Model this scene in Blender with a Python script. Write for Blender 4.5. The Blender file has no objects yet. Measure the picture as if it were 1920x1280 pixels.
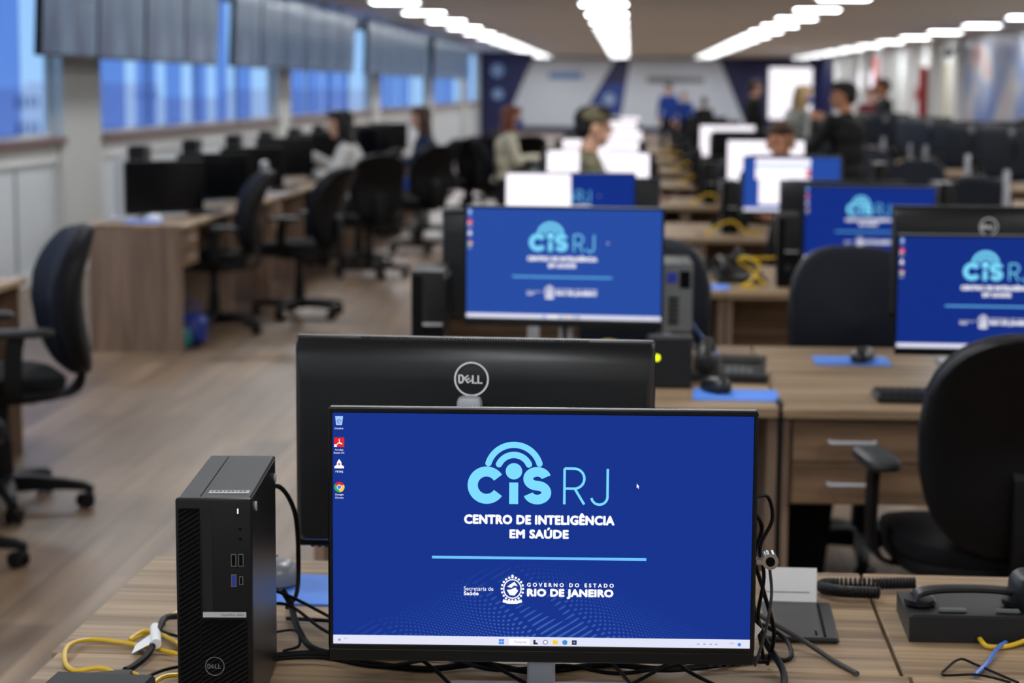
import bpy, bmesh, math, random
from mathutils import Vector, Matrix, noise
random.seed(7)
PI = math.pi
SC = bpy.context.scene
COL = SC.collection

# ---------------------------------------------------------------- camera, exposure, world
cam_data = bpy.data.cameras.new('camera')
cam = bpy.data.objects.new('camera', cam_data)
COL.objects.link(cam)
SC.camera = cam
cam_data.sensor_width = 36.0
cam_data.lens = 36.0 * 3700.0 / 1920.0
cam_data.clip_start = 0.05
cam_data.clip_end = 600
_th, _ps, _ro = math.radians(7.3127), math.radians(3.3469), 0.006
_f = Vector((-math.sin(_ps) * math.cos(_th), math.cos(_ps) * math.cos(_th), -math.sin(_th)))
_r = Vector((math.cos(_ps), math.sin(_ps), 0))
_u = _r.cross(_f)
_r2 = _r * math.cos(_ro) + _u * math.sin(_ro)      # slight roll of the hand-held camera
_u2 = -_r * math.sin(_ro) + _u * math.cos(_ro)
_m = Matrix((_r2, _u2, -_f)).transposed().to_4x4()
_m.translation = Vector((0, 0, 1.53))
cam.matrix_world = _m
cam_data.dof.use_dof = True
cam_data.dof.focus_distance = 2.46
cam_data.dof.aperture_fstop = 5.0

SC.view_settings.view_transform = 'Standard'
SC.view_settings.look = 'None'
SC.view_settings.exposure = 0.0
SC.view_settings.gamma = 1.0
SC.view_settings.use_curve_mapping = False
SC.cycles.use_denoising = True
SC.cycles.max_bounces = 8
SC.cycles.transparent_max_bounces = 12
SC.cycles.sample_clamp_indirect = 4.0
SC.cycles.caustics_reflective = False
SC.cycles.caustics_refractive = False

LIGHT_PANEL = 29.0        # radiance of the ceiling panels
SKY = 2.3                # strength of the daylight outside the windows
world = bpy.data.worlds.new('daylight')
SC.world = world
world.use_nodes = True
_n = world.node_tree.nodes
_bg = _n['Background']
_tc = _n.new('ShaderNodeTexCoord')
_sep = _n.new('ShaderNodeSeparateXYZ')
_rmp = _n.new('ShaderNodeValToRGB')
_rmp.color_ramp.elements[0].position = 0.0
_rmp.color_ramp.elements[0].color = (0.42, 0.62, 0.9, 1)
_rmp.color_ramp.elements[1].position = 0.35
_rmp.color_ramp.elements[1].color = (0.30, 0.55, 1.0, 1)
world.node_tree.links.new(_tc.outputs['Generated'], _sep.inputs[0])
world.node_tree.links.new(_sep.outputs['Z'], _rmp.inputs[0])
world.node_tree.links.new(_rmp.outputs[0], _bg.inputs[0])
_bg.inputs[1].default_value = SKY

# ---------------------------------------------------------------- materials
def lin(c):
    o = []
    for v in c:
        v = v / 255.0
        o.append(v / 12.92 if v <= 0.04045 else ((v + 0.055) / 1.055) ** 2.4)
    return (o[0], o[1], o[2], 1.0)

def _new(name):
    m = bpy.data.materials.new(name)
    m.use_nodes = True
    return m, m.node_tree.nodes, m.node_tree.links, m.node_tree.nodes['Principled BSDF']

def mat(name, rgb, rough=0.5, metal=0.0, spec=0.5, var=0.08, vs=20.0, bump=0.0, bs=300.0):
    """plain material with a little noise in its colour (and an optional fine bump)"""
    m, n, l, p = _new(name)
    c = lin(rgb)
    tc = n.new('ShaderNodeTexCoord')
    no = n.new('ShaderNodeTexNoise'); no.inputs['Scale'].default_value = vs
    l.new(tc.outputs['Object'], no.inputs['Vector'])
    mx = n.new('ShaderNodeMix'); mx.data_type = 'RGBA'
    mx.inputs[6].default_value = [x * (1 - var) for x in c[:3]] + [1]
    mx.inputs[7].default_value = [min(1, x * (1 + var)) for x in c[:3]] + [1]
    l.new(no.outputs['Fac'], mx.inputs[0])
    l.new(mx.outputs[2], p.inputs['Base Color'])
    p.inputs['Roughness'].default_value = rough
    p.inputs['Metallic'].default_value = metal
    p.inputs['Specular IOR Level'].default_value = spec
    if bump:
        nb = n.new('ShaderNodeTexNoise'); nb.inputs['Scale'].default_value = bs
        l.new(tc.outputs['Object'], nb.inputs['Vector'])
        b = n.new('ShaderNodeBump'); b.inputs['Strength'].default_value = bump; b.inputs['Distance'].default_value = 0.002
        l.new(nb.outputs['Fac'], b.inputs['Height'])
        l.new(b.outputs[0], p.inputs['Normal'])
    return m

def glow(name, rgb, s=1.0, base=(4, 4, 6), rough=0.35, spec=0.3):
    """a self-lit surface: screens, indicator lights, lamps"""
    m, n, l, p = _new(name)
    p.inputs['Base Color'].default_value = lin(base)
    p.inputs['Roughness'].default_value = rough
    p.inputs['Specular IOR Level'].default_value = spec
    p.inputs['Emission Color'].default_value = lin(rgb)
    p.inputs['Emission Strength'].default_value = s
    return m

def wood(name, dark, light, axis, rough=0.42, band=8.0, streak=34.0):
    m, n, l, p = _new(name)
    tc = n.new('ShaderNodeTexCoord')
    def stretched(scale_long, scale_across, detail):
        mp = n.new('ShaderNodeMapping')
        s = [scale_across] * 3
        s[axis] = scale_long
        mp.inputs['Scale'].default_value = s
        l.new(tc.outputs['Object'], mp.inputs['Vector'])
        no = n.new('ShaderNodeTexNoise'); no.inputs['Scale'].default_value = 1.0; no.inputs['Detail'].default_value = detail
        l.new(mp.outputs[0], no.inputs['Vector'])
        return no
    a = stretched(0.8, band, 2.0)
    b = stretched(2.2, streak, 6.0)
    mx = n.new('ShaderNodeMix'); mx.data_type = 'FLOAT'; mx.inputs[0].default_value = 0.5
    l.new(a.outputs['Fac'], mx.inputs[2]); l.new(b.outputs['Fac'], mx.inputs[3])
    r = n.new('ShaderNodeValToRGB')
    e = r.color_ramp.elements
    e[0].position = 0.38; e[0].color = lin(dark)
    e[1].position = 0.6; e[1].color = lin(light)
    l.new(mx.outputs[0], r.inputs[0]); l.new(r.outputs[0], p.inputs['Base Color'])
    p.inputs['Roughness'].default_value = rough
    p.inputs['Specular IOR Level'].default_value = 0.35
    return m

def floor_mat():
    m, n, l, p = _new('vinyl_plank_floor')
    tc = n.new('ShaderNodeTexCoord')
    mp = n.new('ShaderNodeMapping'); mp.inputs['Rotation'].default_value = (0, 0, PI / 2)
    l.new(tc.outputs['Object'], mp.inputs['Vector'])
    br = n.new('ShaderNodeTexBrick')
    br.inputs['Scale'].default_value = 1.0
    br.inputs['Brick Width'].default_value = 1.2
    br.inputs['Row Height'].default_value = 0.18
    br.inputs['Mortar Size'].default_value = 0.003
    br.inputs['Color1'].default_value = lin((144, 121, 97))
    br.inputs['Color2'].default_value = lin((114, 94, 75))
    br.inputs['Mortar'].default_value = lin((80, 68, 58))
    l.new(mp.outputs[0], br.inputs['Vector'])
    mp2 = n.new('ShaderNodeMapping'); mp2.inputs['Scale'].default_value = (16, 0.9, 1)
    l.new(tc.outputs['Object'], mp2.inputs['Vector'])
    no = n.new('ShaderNodeTexNoise'); no.inputs['Scale'].default_value = 1.0; no.inputs['Detail'].default_value = 5
    l.new(mp2.outputs[0], no.inputs['Vector'])
    r = n.new('ShaderNodeValToRGB')
    r.color_ramp.elements[0].position = 0.3; r.color_ramp.elements[0].color = (0.62, 0.6, 0.58, 1)
    r.color_ramp.elements[1].position = 0.7; r.color_ramp.elements[1].color = (1.15, 1.15, 1.15, 1)
    l.new(no.outputs['Fac'], r.inputs[0])
    mx = n.new('ShaderNodeMix'); mx.data_type = 'RGBA'; mx.blend_type = 'MULTIPLY'; mx.inputs[0].default_value = 1.0
    l.new(br.outputs['Color'], mx.inputs[6]); l.new(r.outputs[0], mx.inputs[7])
    l.new(mx.outputs[2], p.inputs['Base Color'])
    p.inputs['Roughness'].default_value = 0.38
    p.inputs['Specular IOR Level'].default_value = 0.45
    return m

def film(name, rgb, mixin=0.12):
    """tinted see-through sheet: blind fabric or window glass"""
    m = bpy.data.materials.new(name); m.use_nodes = True
    n, l = m.node_tree.nodes, m.node_tree.links
    n.remove(n['Principled BSDF'])
    out = n['Material Output']
    t = n.new('ShaderNodeBsdfTransparent'); t.inputs[0].default_value = lin(rgb)
    g = n.new('ShaderNodeBsdfPrincipled'); g.inputs['Base Color'].default_value = lin(rgb); g.inputs['Roughness'].default_value = 0.3
    mx = n.new('ShaderNodeMixShader'); mx.inputs[0].default_value = mixin
    l.new(t.outputs[0], mx.inputs[1]); l.new(g.outputs[0], mx.inputs[2]); l.new(mx.outputs[0], out.inputs[0])
    return m

def wallpaper_mat(name, rgb, dots=0.0, s=1.0):
    """blue desktop picture with a wavy field of fine dots in its lower part (screen plane: x across, z up)"""
    m, n, l, p = _new(name)
    p.inputs['Base Color'].default_value = lin((1, 1, 2)); p.inputs['Roughness'].default_value = 0.4
    p.inputs['Specular IOR Level'].default_value = 0.08
    c = lin(rgb)
    p.inputs['Emission Color'].default_value = c
    p.inputs['Emission Strength'].default_value = s
    if dots:
        tc = n.new('ShaderNodeTexCoord'); sp = n.new('ShaderNodeSeparateXYZ'); l.new(tc.outputs['Object'], sp.inputs[0])
        def mth(op, a, b=None, c3=None):
            q = n.new('ShaderNodeMath'); q.operation = op
            for i, v in enumerate((a, b, c3)):
                if v is None: continue
                if isinstance(v, (int, float)): q.inputs[i].default_value = v
                else: l.new(v, q.inputs[i])
            return q.outputs[0]
        x, z = sp.outputs['X'], sp.outputs['Z']
        # wave height of the dotted sheet
        wv = mth('MULTIPLY', mth('SINE', mth('ADD', mth('MULTIPLY', x, 24.0), mth('MULTIPLY', z, 30.0))), 0.016)
        zz = mth('ADD', z, wv)
        row = mth('SINE', mth('MULTIPLY', zz, 1250.0))
        colx = mth('SINE', mth('MULTIPLY', mth('ADD', x, mth('MULTIPLY', wv, 1.6)), 1050.0))
        d = mth('GREATER_THAN', mth('MULTIPLY_ADD', row, 0.5, mth('MULTIPLY', colx, 0.5)), 0.42)
        # fades out upwards and towards the sides
        top = mth('ADD', mth('MULTIPLY', mth('COSINE', mth('MULTIPLY', mth('ADD', x, 0.01), 10.5)), 0.05), -0.085)
        fade = n.new('ShaderNodeMapRange'); fade.inputs[1].default_value = 0.0; fade.inputs[2].default_value = 0.09
        l.new(mth('SUBTRACT', top, z), fade.inputs[0])
        fac = mth('MULTIPLY', mth('MULTIPLY', d, fade.outputs[0]), dots)
        mx = n.new('ShaderNodeMix'); mx.data_type = 'RGBA'
        mx.inputs[6].default_value = c; mx.inputs[7].default_value = lin((95, 140, 225))
        l.new(fac, mx.inputs[0]); l.new(mx.outputs[2], p.inputs['Emission Color'])
    return m

def mural_mat(name, cols, scale, em=0.0):
    m, n, l, p = _new(name)
    tc = n.new('ShaderNodeTexCoord')
    mp = n.new('ShaderNodeMapping'); mp.inputs['Scale'].default_value = scale
    l.new(tc.outputs['Object'], mp.inputs['Vector'])
    no = n.new('ShaderNodeTexNoise'); no.inputs['Scale'].default_value = 1.0; no.inputs['Detail'].default_value = 3
    l.new(mp.outputs[0], no.inputs['Vector'])
    r = n.new('ShaderNodeValToRGB')
    e = r.color_ramp.elements
    e[0].position = 0.3; e[0].color = lin(cols[0]); e[1].position = 0.7; e[1].color = lin(cols[-1])
    for i, c in enumerate(cols[1:-1]):
        k = e.new(0.3 + 0.4 * (i + 1) / (len(cols) - 1)); k.color = lin(c)
    l.new(no.outputs['Fac'], r.inputs[0])
    if em:
        p.inputs['Base Color'].default_value = lin((6, 7, 9)); p.inputs['Roughness'].default_value = 0.16; p.inputs['Specular IOR Level'].default_value = 0.12
        l.new(r.outputs[0], p.inputs['Emission Color']); p.inputs['Emission Strength'].default_value = em
    else:
        l.new(r.outputs[0], p.inputs['Base Color']); p.inputs['Roughness'].default_value = 0.3
    return m

X = {}
X['wood_x'] = wood('oak_laminate', (101, 81, 60), (174, 148, 117), 0, 0.42, 11.0, 60.0)
X['wood_z'] = wood('oak_laminate_upright', (112, 92, 76), (150, 126, 106), 2)
X['wood_edge'] = wood('oak_edge_band', (120, 98, 76), (160, 136, 108), 0)
X['drawer'] = wood('oak_drawer_front', (96, 74, 56), (140, 112, 86), 0)
X['floor'] = floor_mat()
X['ceil'] = mat('ceiling_paint', (238, 240, 242), 0.8, var=0.03, vs=2)
X['wall'] = mat('wall_paint', (226, 228, 226), 0.6, var=0.04, vs=2)
X['pillar'] = mat('pillar_paint', (204, 206, 202), 0.6, var=0.04, vs=2)
X['panelwall'] = mat('wall_panel_paint', (216, 222, 226), 0.55, var=0.04, vs=2)
X['white_trim'] = mat('white_trim_paint', (224, 226, 224), 0.5)
X['sill'] = mat('brown_stone_sill', (120, 88, 80), 0.35, var=0.15)
X['navy'] = mat('navy_wall_print', (32, 36, 86), 0.45, var=0.1, vs=1)
X['blueprint'] = mat('blue_wall_print', (40, 70, 150), 0.45, var=0.1, vs=1)
X['greyprint'] = mat('pale_wall_print', (222, 230, 242), 0.5, var=0.04, vs=1)
X['skyprint'] = mat('light_blue_print', (110, 150, 205), 0.5)
X['cream'] = mat('cream_door_paint', (205, 200, 180), 0.5)
X['red'] = mat('red_gloss_paint', (170, 40, 44), 0.35)
X['glass'] = film('window_glass', (166, 180, 190), 0.06)
X['blind'] = film('blue_blind_film', (158, 178, 228), 0.06)
X['alu'] = mat('aluminium_frame', (150, 160, 170), 0.4, 0.6)
X['black'] = mat('black_plastic', (8, 9, 10), 0.42, spec=0.28, bump=0.12, bs=900)
X['black2'] = mat('dark_grey_plastic', (24, 25, 27), 0.5, spec=0.3)
X['shell'] = mat('monitor_back_plastic', (15, 17, 19), 0.36, spec=0.4, bump=0.08, bs=1200)
X['bezel'] = mat('monitor_bezel_plastic', (8, 9, 10), 0.32, spec=0.3)
X['rim'] = mat('monitor_edge_plastic', (176, 178, 178), 0.4, 0.0)
X['silver'] = mat('silver_stand', (172, 175, 180), 0.4, 0.1)
X['logo'] = mat('silver_logo', (250, 250, 250), 0.4, 0.0)
X['logo2'] = mat('grey_logo', (120, 122, 125), 0.35, 0.5)
X['chrome'] = mat('chrome', (205, 205, 208), 0.16, 1.0)
X['case'] = mat('computer_case_metal', (40, 42, 42), 0.42, 0.1, bump=0.1, bs=1500)
X['case_side'] = mat('computer_case_side', (10, 10, 10), 0.32, 0.0, bump=0.1, bs=1500)
X['front'] = mat('computer_front_plastic', (10, 10, 11), 0.45, spec=0.28)
X['hole'] = mat('dark_opening', (4, 4, 5), 0.8, spec=0.1)
X['fabric'] = mat('black_chair_fabric', (12, 13, 15), 0.8, spec=0.2, bump=0.4, bs=700)
X['fabric_blue'] = mat('navy_chair_fabric', (12, 16, 28), 0.7, spec=0.25, bump=0.4, bs=700)
X['chairplastic'] = mat('black_chair_plastic', (9, 9, 10), 0.5, spec=0.25)
X['armpad'] = mat('grey_arm_pad', (40, 42, 42), 0.5, spec=0.35)
X['rubber'] = mat('black_rubber', (9, 9, 10), 0.55, spec=0.3)
X['cable'] = mat('black_cable_jacket', (4, 4, 5), 0.55, spec=0.18)
X['cable_grey'] = mat('grey_cable_jacket', (70, 68, 66), 0.5, spec=0.3)
X['cable_yel'] = mat('yellow_cable_jacket', (222, 182, 30), 0.4)
X['cable_blue'] = mat('blue_cable_jacket', (80, 120, 200), 0.4)
X['pad'] = mat('blue_mouse_pad', (78, 134, 226), 0.7, bump=0.2, bs=900)
X['mouse'] = mat('mouse_plastic', (14, 15, 17), 0.32)
X['mouse_grey'] = mat('grey_mouse_plastic', (110, 112, 114), 0.35)
X['key'] = mat('keyboard_keys', (18, 19, 20), 0.5, spec=0.3)
X['paper'] = mat('white_paper', (240, 240, 240), 0.8, var=0.03)
X['label'] = mat('silver_label', (190, 190, 192), 0.4, 0.2)
X['ink'] = mat('printed_ink', (70, 72, 78), 0.6)
X['lcd'] = mat('phone_display', (28, 32, 34), 0.25)
X['phone'] = mat('phone_plastic', (22, 23, 24), 0.45, spec=0.35)
X['phone_top'] = mat('phone_keys_grey', (96, 98, 98), 0.45)
X['leather'] = mat('grey_black_cover', (30, 32, 33), 0.38, bump=0.2, bs=600)
X['lamp'] = glow('lamp_diffuser', (248, 251, 255), LIGHT_PANEL, base=(230, 230, 230))
X['lampframe'] = mat('white_lamp_frame', (215, 215, 212), 0.4)
X['tv'] = mural_mat('wall_television_reflection', [(30, 54, 98), (66, 92, 124), (96, 124, 150), (46, 76, 124)], (1.0, 3.2, 1.1), 0.6)  # glowing blue-grey streaks stand in for room reflections on dark glass
X['mural'] = mural_mat('wall_map_print', [(52, 84, 168), (66, 96, 166), (120, 140, 176), (190, 190, 186), (186, 130, 130)], (0.3, 0.55, 0.9))
X['scr'] = wallpaper_mat('screen_wallpaper', (20, 51, 142), 0.36)
X['scr_b'] = wallpaper_mat('screen_wallpaper_bright', (38, 76, 162), 0.0)
X['scr_d'] = wallpaper_mat('screen_wallpaper_dim', (16, 46, 132), 0.0)
X['scr_off'] = mat('screen_glass_off', (8, 9, 11), 0.16, spec=0.5)
X['cyan'] = glow('screen_cyan', (124, 220, 255), 1.0)
X['cyan2'] = glow('screen_blue_line', (108, 196, 250), 1.0)
X['white_e'] = glow('screen_white', (250, 250, 255), 1.05)
X['white_far'] = glow('screen_white_page', (252, 246, 254), 1.25)
X['bar'] = glow('screen_taskbar', (226, 228, 248), 1.0)
X['g_red'] = glow('screen_red', (226, 30, 36), 1.0)
X['g_yel'] = glow('screen_yellow', (250, 205, 60), 1.0)
X['g_grn'] = glow('screen_green', (50, 170, 90), 1.0)
X['g_blu'] = glow('screen_icon_blue', (60, 140, 235), 1.0)
X['g_lblu'] = glow('screen_icon_pale_blue', (170, 200, 245), 1.0)
X['g_gry'] = glow('screen_text_grey', (150, 152, 175), 1.0)
X['g_blk'] = glow('screen_icon_dark', (40, 42, 60), 1.0)
X['g_org'] = glow('screen_orange', (226, 120, 96), 1.0)
X['led'] = glow('green_led', (214, 240, 20), 3.0)
X['led_w'] = glow('white_led', (255, 235, 225), 3.0)
X['usb'] = mat('usb_blue', (36, 50, 150), 0.4)
X['binm'] = mat('black_bin_plastic', (6, 6, 7), 0.6, spec=0.2)

# ---------------------------------------------------------------- mesh helpers
class G:
    """collects geometry with material slots and links it as one mesh object"""
    def __init__(self):
        self.bm = bmesh.new(); self.mats = []
    def mi(self, m):
        if m not in self.mats: self.mats.append(m)
        return self.mats.index(m)
    def _tag(self, faces, m, smooth=False):
        i = self.mi(m)
        for f in faces:
            f.material_index = i; f.smooth = smooth
    def box(self, c, s, m, bev=0.0, rot=None, seg=1):
        r = bmesh.ops.create_cube(self.bm, size=1.0)
        vs = r['verts']
        mt = Matrix.Translation(c) @ (rot.to_4x4() if rot else Matrix()) @ Matrix.Diagonal((s[0], s[1], s[2], 1))
        bmesh.ops.transform(self.bm, matrix=mt, verts=vs)
        fs = set(f for v in vs for f in v.link_faces)
        if bev:
            es = list(set(e for v in vs for e in v.link_edges))
            rr = bmesh.ops.bevel(self.bm, geom=es, offset=bev, segments=seg, affect='EDGES', profile=0.5)
            fs = set(f for f in fs if f.is_valid) | set(rr['faces'])
        self._tag(fs, m, False)
        return self
    def grid(self, rows, m, closed_u=False, cap=False, smooth=True):
        """rows: list of rings/rows of points, skinned together"""
        V = [[self.bm.verts.new(p) for p in r] for r in rows]
        fs = []
        for a, b in zip(V, V[1:]):
            n = len(a)
            for i in range(n if closed_u else n - 1):
                j = (i + 1) % n
                try: fs.append(self.bm.faces.new((a[i], a[j], b[j], b[i])))
                except ValueError: pass
        if cap:
            for r in (V[0][::-1], V[-1]):
                try: fs.append(self.bm.faces.new(r))
                except ValueError: pass
        self._tag(fs, m, smooth)
        return self
    def tube(self, pts, r, m, seg=8, closed=False, r2=None):
        pts = [Vector(p) for p in pts]
        n = len(pts)
        rows = []
        t0 = (pts[1] - pts[0]).normalized()
        up = Vector((0, 0, 1)) if abs(t0.z) < 0.9 else Vector((1, 0, 0))
        nrm = (up - t0 * up.dot(t0)).normalized()
        for i, p in enumerate(pts):
            if closed: t = (pts[(i + 1) % n] - pts[i - 1])
            else: t = pts[min(i + 1, n - 1)] - pts[max(i - 1, 0)]
            if t.length < 1e-9: t = t0.copy()
            t.normalize()
            nrm = nrm - t * nrm.dot(t)
            nrm = nrm.normalized() if nrm.length > 1e-6 else t.orthogonal().normalized()
            b = t.cross(nrm)
            rad = r if r2 is None else r + (r2 - r) * i / (n - 1)
            rows.append([p + (nrm * math.cos(2 * PI * k / seg) + b * math.sin(2 * PI * k / seg)) * rad for k in range(seg)])
        if closed: rows.append(rows[0])
        return self.grid(rows, m, True, not closed)
    def cyl(self, p0, p1, r, m, r2=None, seg=16):
        return self.tube([p0, p1], r, m, seg, False, r2)
    def lathe(self, prof, m, c=(0, 0, 0), seg=20, cap=True):
        rows = [[(c[0] + r * math.cos(2 * PI * k / seg), c[1] + r * math.sin(2 * PI * k / seg), c[2] + z) for k in range(seg)] for r, z in prof]
        return self.grid(rows, m, True, cap)
    def pad(self, c, s, m, e1=0.5, e2=0.6, nu=28, nv=12, thin='y', rot=None, fn=None):
        """rounded cushion: superellipsoid whose thin axis is 'y' or 'z'; s = half sizes along x, y, z"""
        def sp(v, e): return math.copysign(abs(v) ** e, v)
        rows = []
        for i in range(nv + 1):
            a = -PI / 2 + PI * i / nv
            ca, sa = sp(math.cos(a), e1), sp(math.sin(a), e1)
            row = []
            for k in range(nu):
                u = 2 * PI * k / nu
                p, q = ca * sp(math.cos(u), e2), ca * sp(math.sin(u), e2)
                if i in (0, nv): p, q = p * 0.001, q * 0.001
                v = Vector((p * s[0], sa * s[1], q * s[2])) if thin == 'y' else Vector((p * s[0], q * s[1], sa * s[2]))
                if fn: v = fn(v)
                if rot: v = rot @ v
                row.append(v + Vector(c))
            rows.append(row)
        return self.grid(rows, m, True, True)
    def poly(self, pts, m, thick=None):
        """flat polygon, optionally extruded by the vector thick"""
        a = [self.bm.verts.new(p) for p in pts]
        fs = [self.bm.faces.new(a)]
        if thick is not None:
            t = Vector(thick)
            b = [self.bm.verts.new(Vector(p) + t) for p in pts]
            fs.append(self.bm.faces.new(b[::-1]))
            n = len(pts)
            for i in range(n):
                fs.append(self.bm.faces.new((a[i], b[i], b[(i + 1) % n], a[(i + 1) % n])))
        self._tag(fs, m)
        return self
    def build(self, name, parent=None, loc=(0, 0, 0), rot=(0, 0, 0), autos=35):
        bmesh.ops.recalc_face_normals(self.bm, faces=self.bm.faces[:])
        me = bpy.data.meshes.new(name)
        self.bm.to_mesh(me); self.bm.free()
        for m in self.mats: me.materials.append(X[m])
        if autos: me.set_sharp_from_angle(angle=math.radians(autos))
        return link(name, me, parent, loc, rot)

def link(name, me, parent=None, loc=(0, 0, 0), rot=(0, 0, 0)):
    o = bpy.data.objects.new(name, me); COL.objects.link(o)
    o.location = loc; o.rotation_euler = rot
    if parent: o.parent = parent
    return o

def tag(o, label, cat, group=None, kind=None):
    o['label'] = label; o['category'] = cat
    if group: o['group'] = group
    if kind: o['kind'] = kind
    return o

def thing(name, label, cat, loc=(0, 0, 0), rz=0.0, group=None):
    o = bpy.data.objects.new(name, None); COL.objects.link(o)
    o.empty_display_size = 0.05
    o.location = loc; o.rotation_euler = (0, 0, rz)
    return tag(o, label, cat, group)

def struct(o, label=None):
    o['kind'] = 'structure'
    if label: o['label'] = label
    return o

def kids(o): return [c for c in o.children]

def dup(src, loc, rz, label, group=None):
    """copy of a thing with copies of its parts and their sub-parts (mesh data shared)"""
    def cp(o, parent):
        c = o.copy(); COL.objects.link(c)
        if parent: c.parent = parent
        for ch in kids(o): cp(ch, c)
        return c
    r = cp(src, None)
    r.location = loc; r.rotation_euler = (0, 0, rz)
    r['label'] = label
    if group: r['group'] = group
    elif 'group' in r: del r['group']
    return r

def spline(pts, n=8, closed=False):
    pts = [Vector(p) for p in pts]
    out = []
    N = len(pts)
    rng = range(N if closed else N - 1)
    for i in rng:
        p0 = pts[(i - 1) % N] if closed or i > 0 else pts[0] * 2 - pts[1]
        p1, p2 = pts[i], pts[(i + 1) % N]
        p3 = pts[(i + 2) % N] if closed or i + 2 < N else p2 * 2 - p1
        for k in range(n):
            t = k / n
            out.append(0.5 * ((2 * p1) + (p2 - p0) * t + (2 * p0 - 5 * p1 + 4 * p2 - p3) * t * t + (3 * p1 - p0 - 3 * p2 + p3) * t ** 3))
    if not closed: out.append(pts[-1])
    return out

def ribbon(g, path, w, m, y=0.0, closed=False):
    """flat stroke of width w along a path in the x-z plane at depth y (seen from -y)"""
    n = len(path)
    L, R = [], []
    for i, (x, z) in enumerate(path):
        if closed: a, b = path[i - 1], path[(i + 1) % n]
        else: a, b = path[max(i - 1, 0)], path[min(i + 1, n - 1)]
        t = Vector((b[0] - a[0], b[1] - a[1])).normalized()
        k = w / 2
        if 0 < i < n - 1 or closed:
            d1 = Vector((x - path[i - 1][0], z - path[i - 1][1]))
            if d1.length > 1e-9:
                d1.normalize(); k = w / 2 / max(0.5, abs(t.dot(d1)))
        L.append((x - t.y * k, y, z + t.x * k)); R.append((x + t.y * k, y, z - t.x * k))
    if closed: L.append(L[0]); R.append(R[0])
    return g.grid([L, R], m, False, False, False)

def arc(cx, cz, rx, rz, a0, a1, n=24):
    return [(cx + rx * math.cos(math.radians(a0 + (a1 - a0) * i / n)), cz + rz * math.sin(math.radians(a0 + (a1 - a0) * i / n))) for i in range(n + 1)]

def disc(g, cx, cz, r, m, y=0.0, n=28, r2=None):
    g.poly([(cx + r * math.cos(2 * PI * k / n), y, cz + (r2 or r) * math.sin(2 * PI * k / n)) for k in range(n)], m)

def rect(g, x0, x1, z0, z1, m, y=0.0):
    g.poly([(x0, y, z0), (x1, y, z0), (x1, y, z1), (x0, y, z1)], m)

def lettering(g, text, x0, x1, z0, z1, m, y=0.0, bold=0.0, align=None):
    """letters in the x-z plane, fitted to the given box (caps height = z1 - z0 measured on the text without accents)"""
    def mk(t):
        cu = bpy.data.curves.new('lettering', 'FONT')
        cu.body = t; cu.space_character = 1.07 if bold else 1.0; cu.resolution_u = 3; cu.fill_mode = 'BOTH'
        o = bpy.data.objects.new('lettering', cu); COL.objects.link(o)
        dg = bpy.context.evaluated_depsgraph_get()
        me = bpy.data.meshes.new_from_object(o.evaluated_get(dg))
        bpy.data.objects.remove(o); bpy.data.curves.remove(cu)
        return me
    mp, me = mk('EHI'), mk(text)
    zs = [v.co.y for v in mp.vertices]; xs = [v.co.x for v in me.vertices]
    lo, hi = min(zs), max(zs)
    sx = (x1 - x0) / (max(xs) - min(xs)); sz = (z1 - z0) / (hi - lo)
    i = g.mi(m)
    b = bold * (z1 - z0)
    sx = (x1 - x0 - 2 * b) / (max(xs) - min(xs)); sz = (z1 - z0 - 2 * b) / (hi - lo)
    for q in range(8 if b else 1):
        ox, oz = (b * math.cos(q * PI / 4), b * math.sin(q * PI / 4)) if b else (0, 0)
        V = [g.bm.verts.new((x0 + b + ox + (v.co.x - min(xs)) * sx, y, z0 + b + oz + (v.co.y - lo) * sz)) for v in me.vertices]
        for p in me.polygons:
            try:
                f = g.bm.faces.new([V[k] for k in p.vertices]); f.material_index = i
            except ValueError: pass
    bpy.data.meshes.remove(me); bpy.data.meshes.remove(mp)

def maker_logo(g, r, m, y=0.0):
    """round badge: a ring round four letters, the second one tilted"""
    ribbon(g, arc(0, 0, r, r, 0, 360, 48)[:-1], r * 0.1, m, y, True)
    s = r * 0.66; w = r * 0.1; h = r * 0.46
    def at(pts, ox): return [(ox + a * s, b * h) for a, b in pts]
    ribbon(g, at([(-.02, -.5), (-.02, .5), (.16, .5)] + [(.16 + .2 * math.sin(t * PI / 8), .5 * math.cos(t * PI / 8)) for t in range(1, 8)] + [(.16, -.5), (-.02, -.5)], -1.12 * s), w, m, y)
    ca, sa = math.cos(0.62), math.sin(0.62)
    def tilt(pts): return [(-.31 * s + (a * ca - b * sa) * s * .72, (a * sa + b * ca) * s * .72) for a, b in pts]
    for st in ([(.3, .36), (-.3, .36), (-.3, -.36), (.3, -.36)], [(-.3, 0), (.24, 0)]):
        ribbon(g, tilt(st), w * .78, m, y)
    for ox in (.12, .62):
        ribbon(g, at([(0, .5), (0, -.5), (.38, -.5)], ox * s), w, m, y)
X['exterior'] = mat('pale_facade', (250, 226, 222), 0.8, var=0.05, vs=0.2)
X['exterior_window'] = mat('facade_window', (110, 110, 130), 0.4)
X['bag_blue'] = mat('blue_plastic_bag', (28, 50, 130), 0.4)
X['bag_teal'] = mat('teal_plastic', (30, 120, 120), 0.4)
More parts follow.
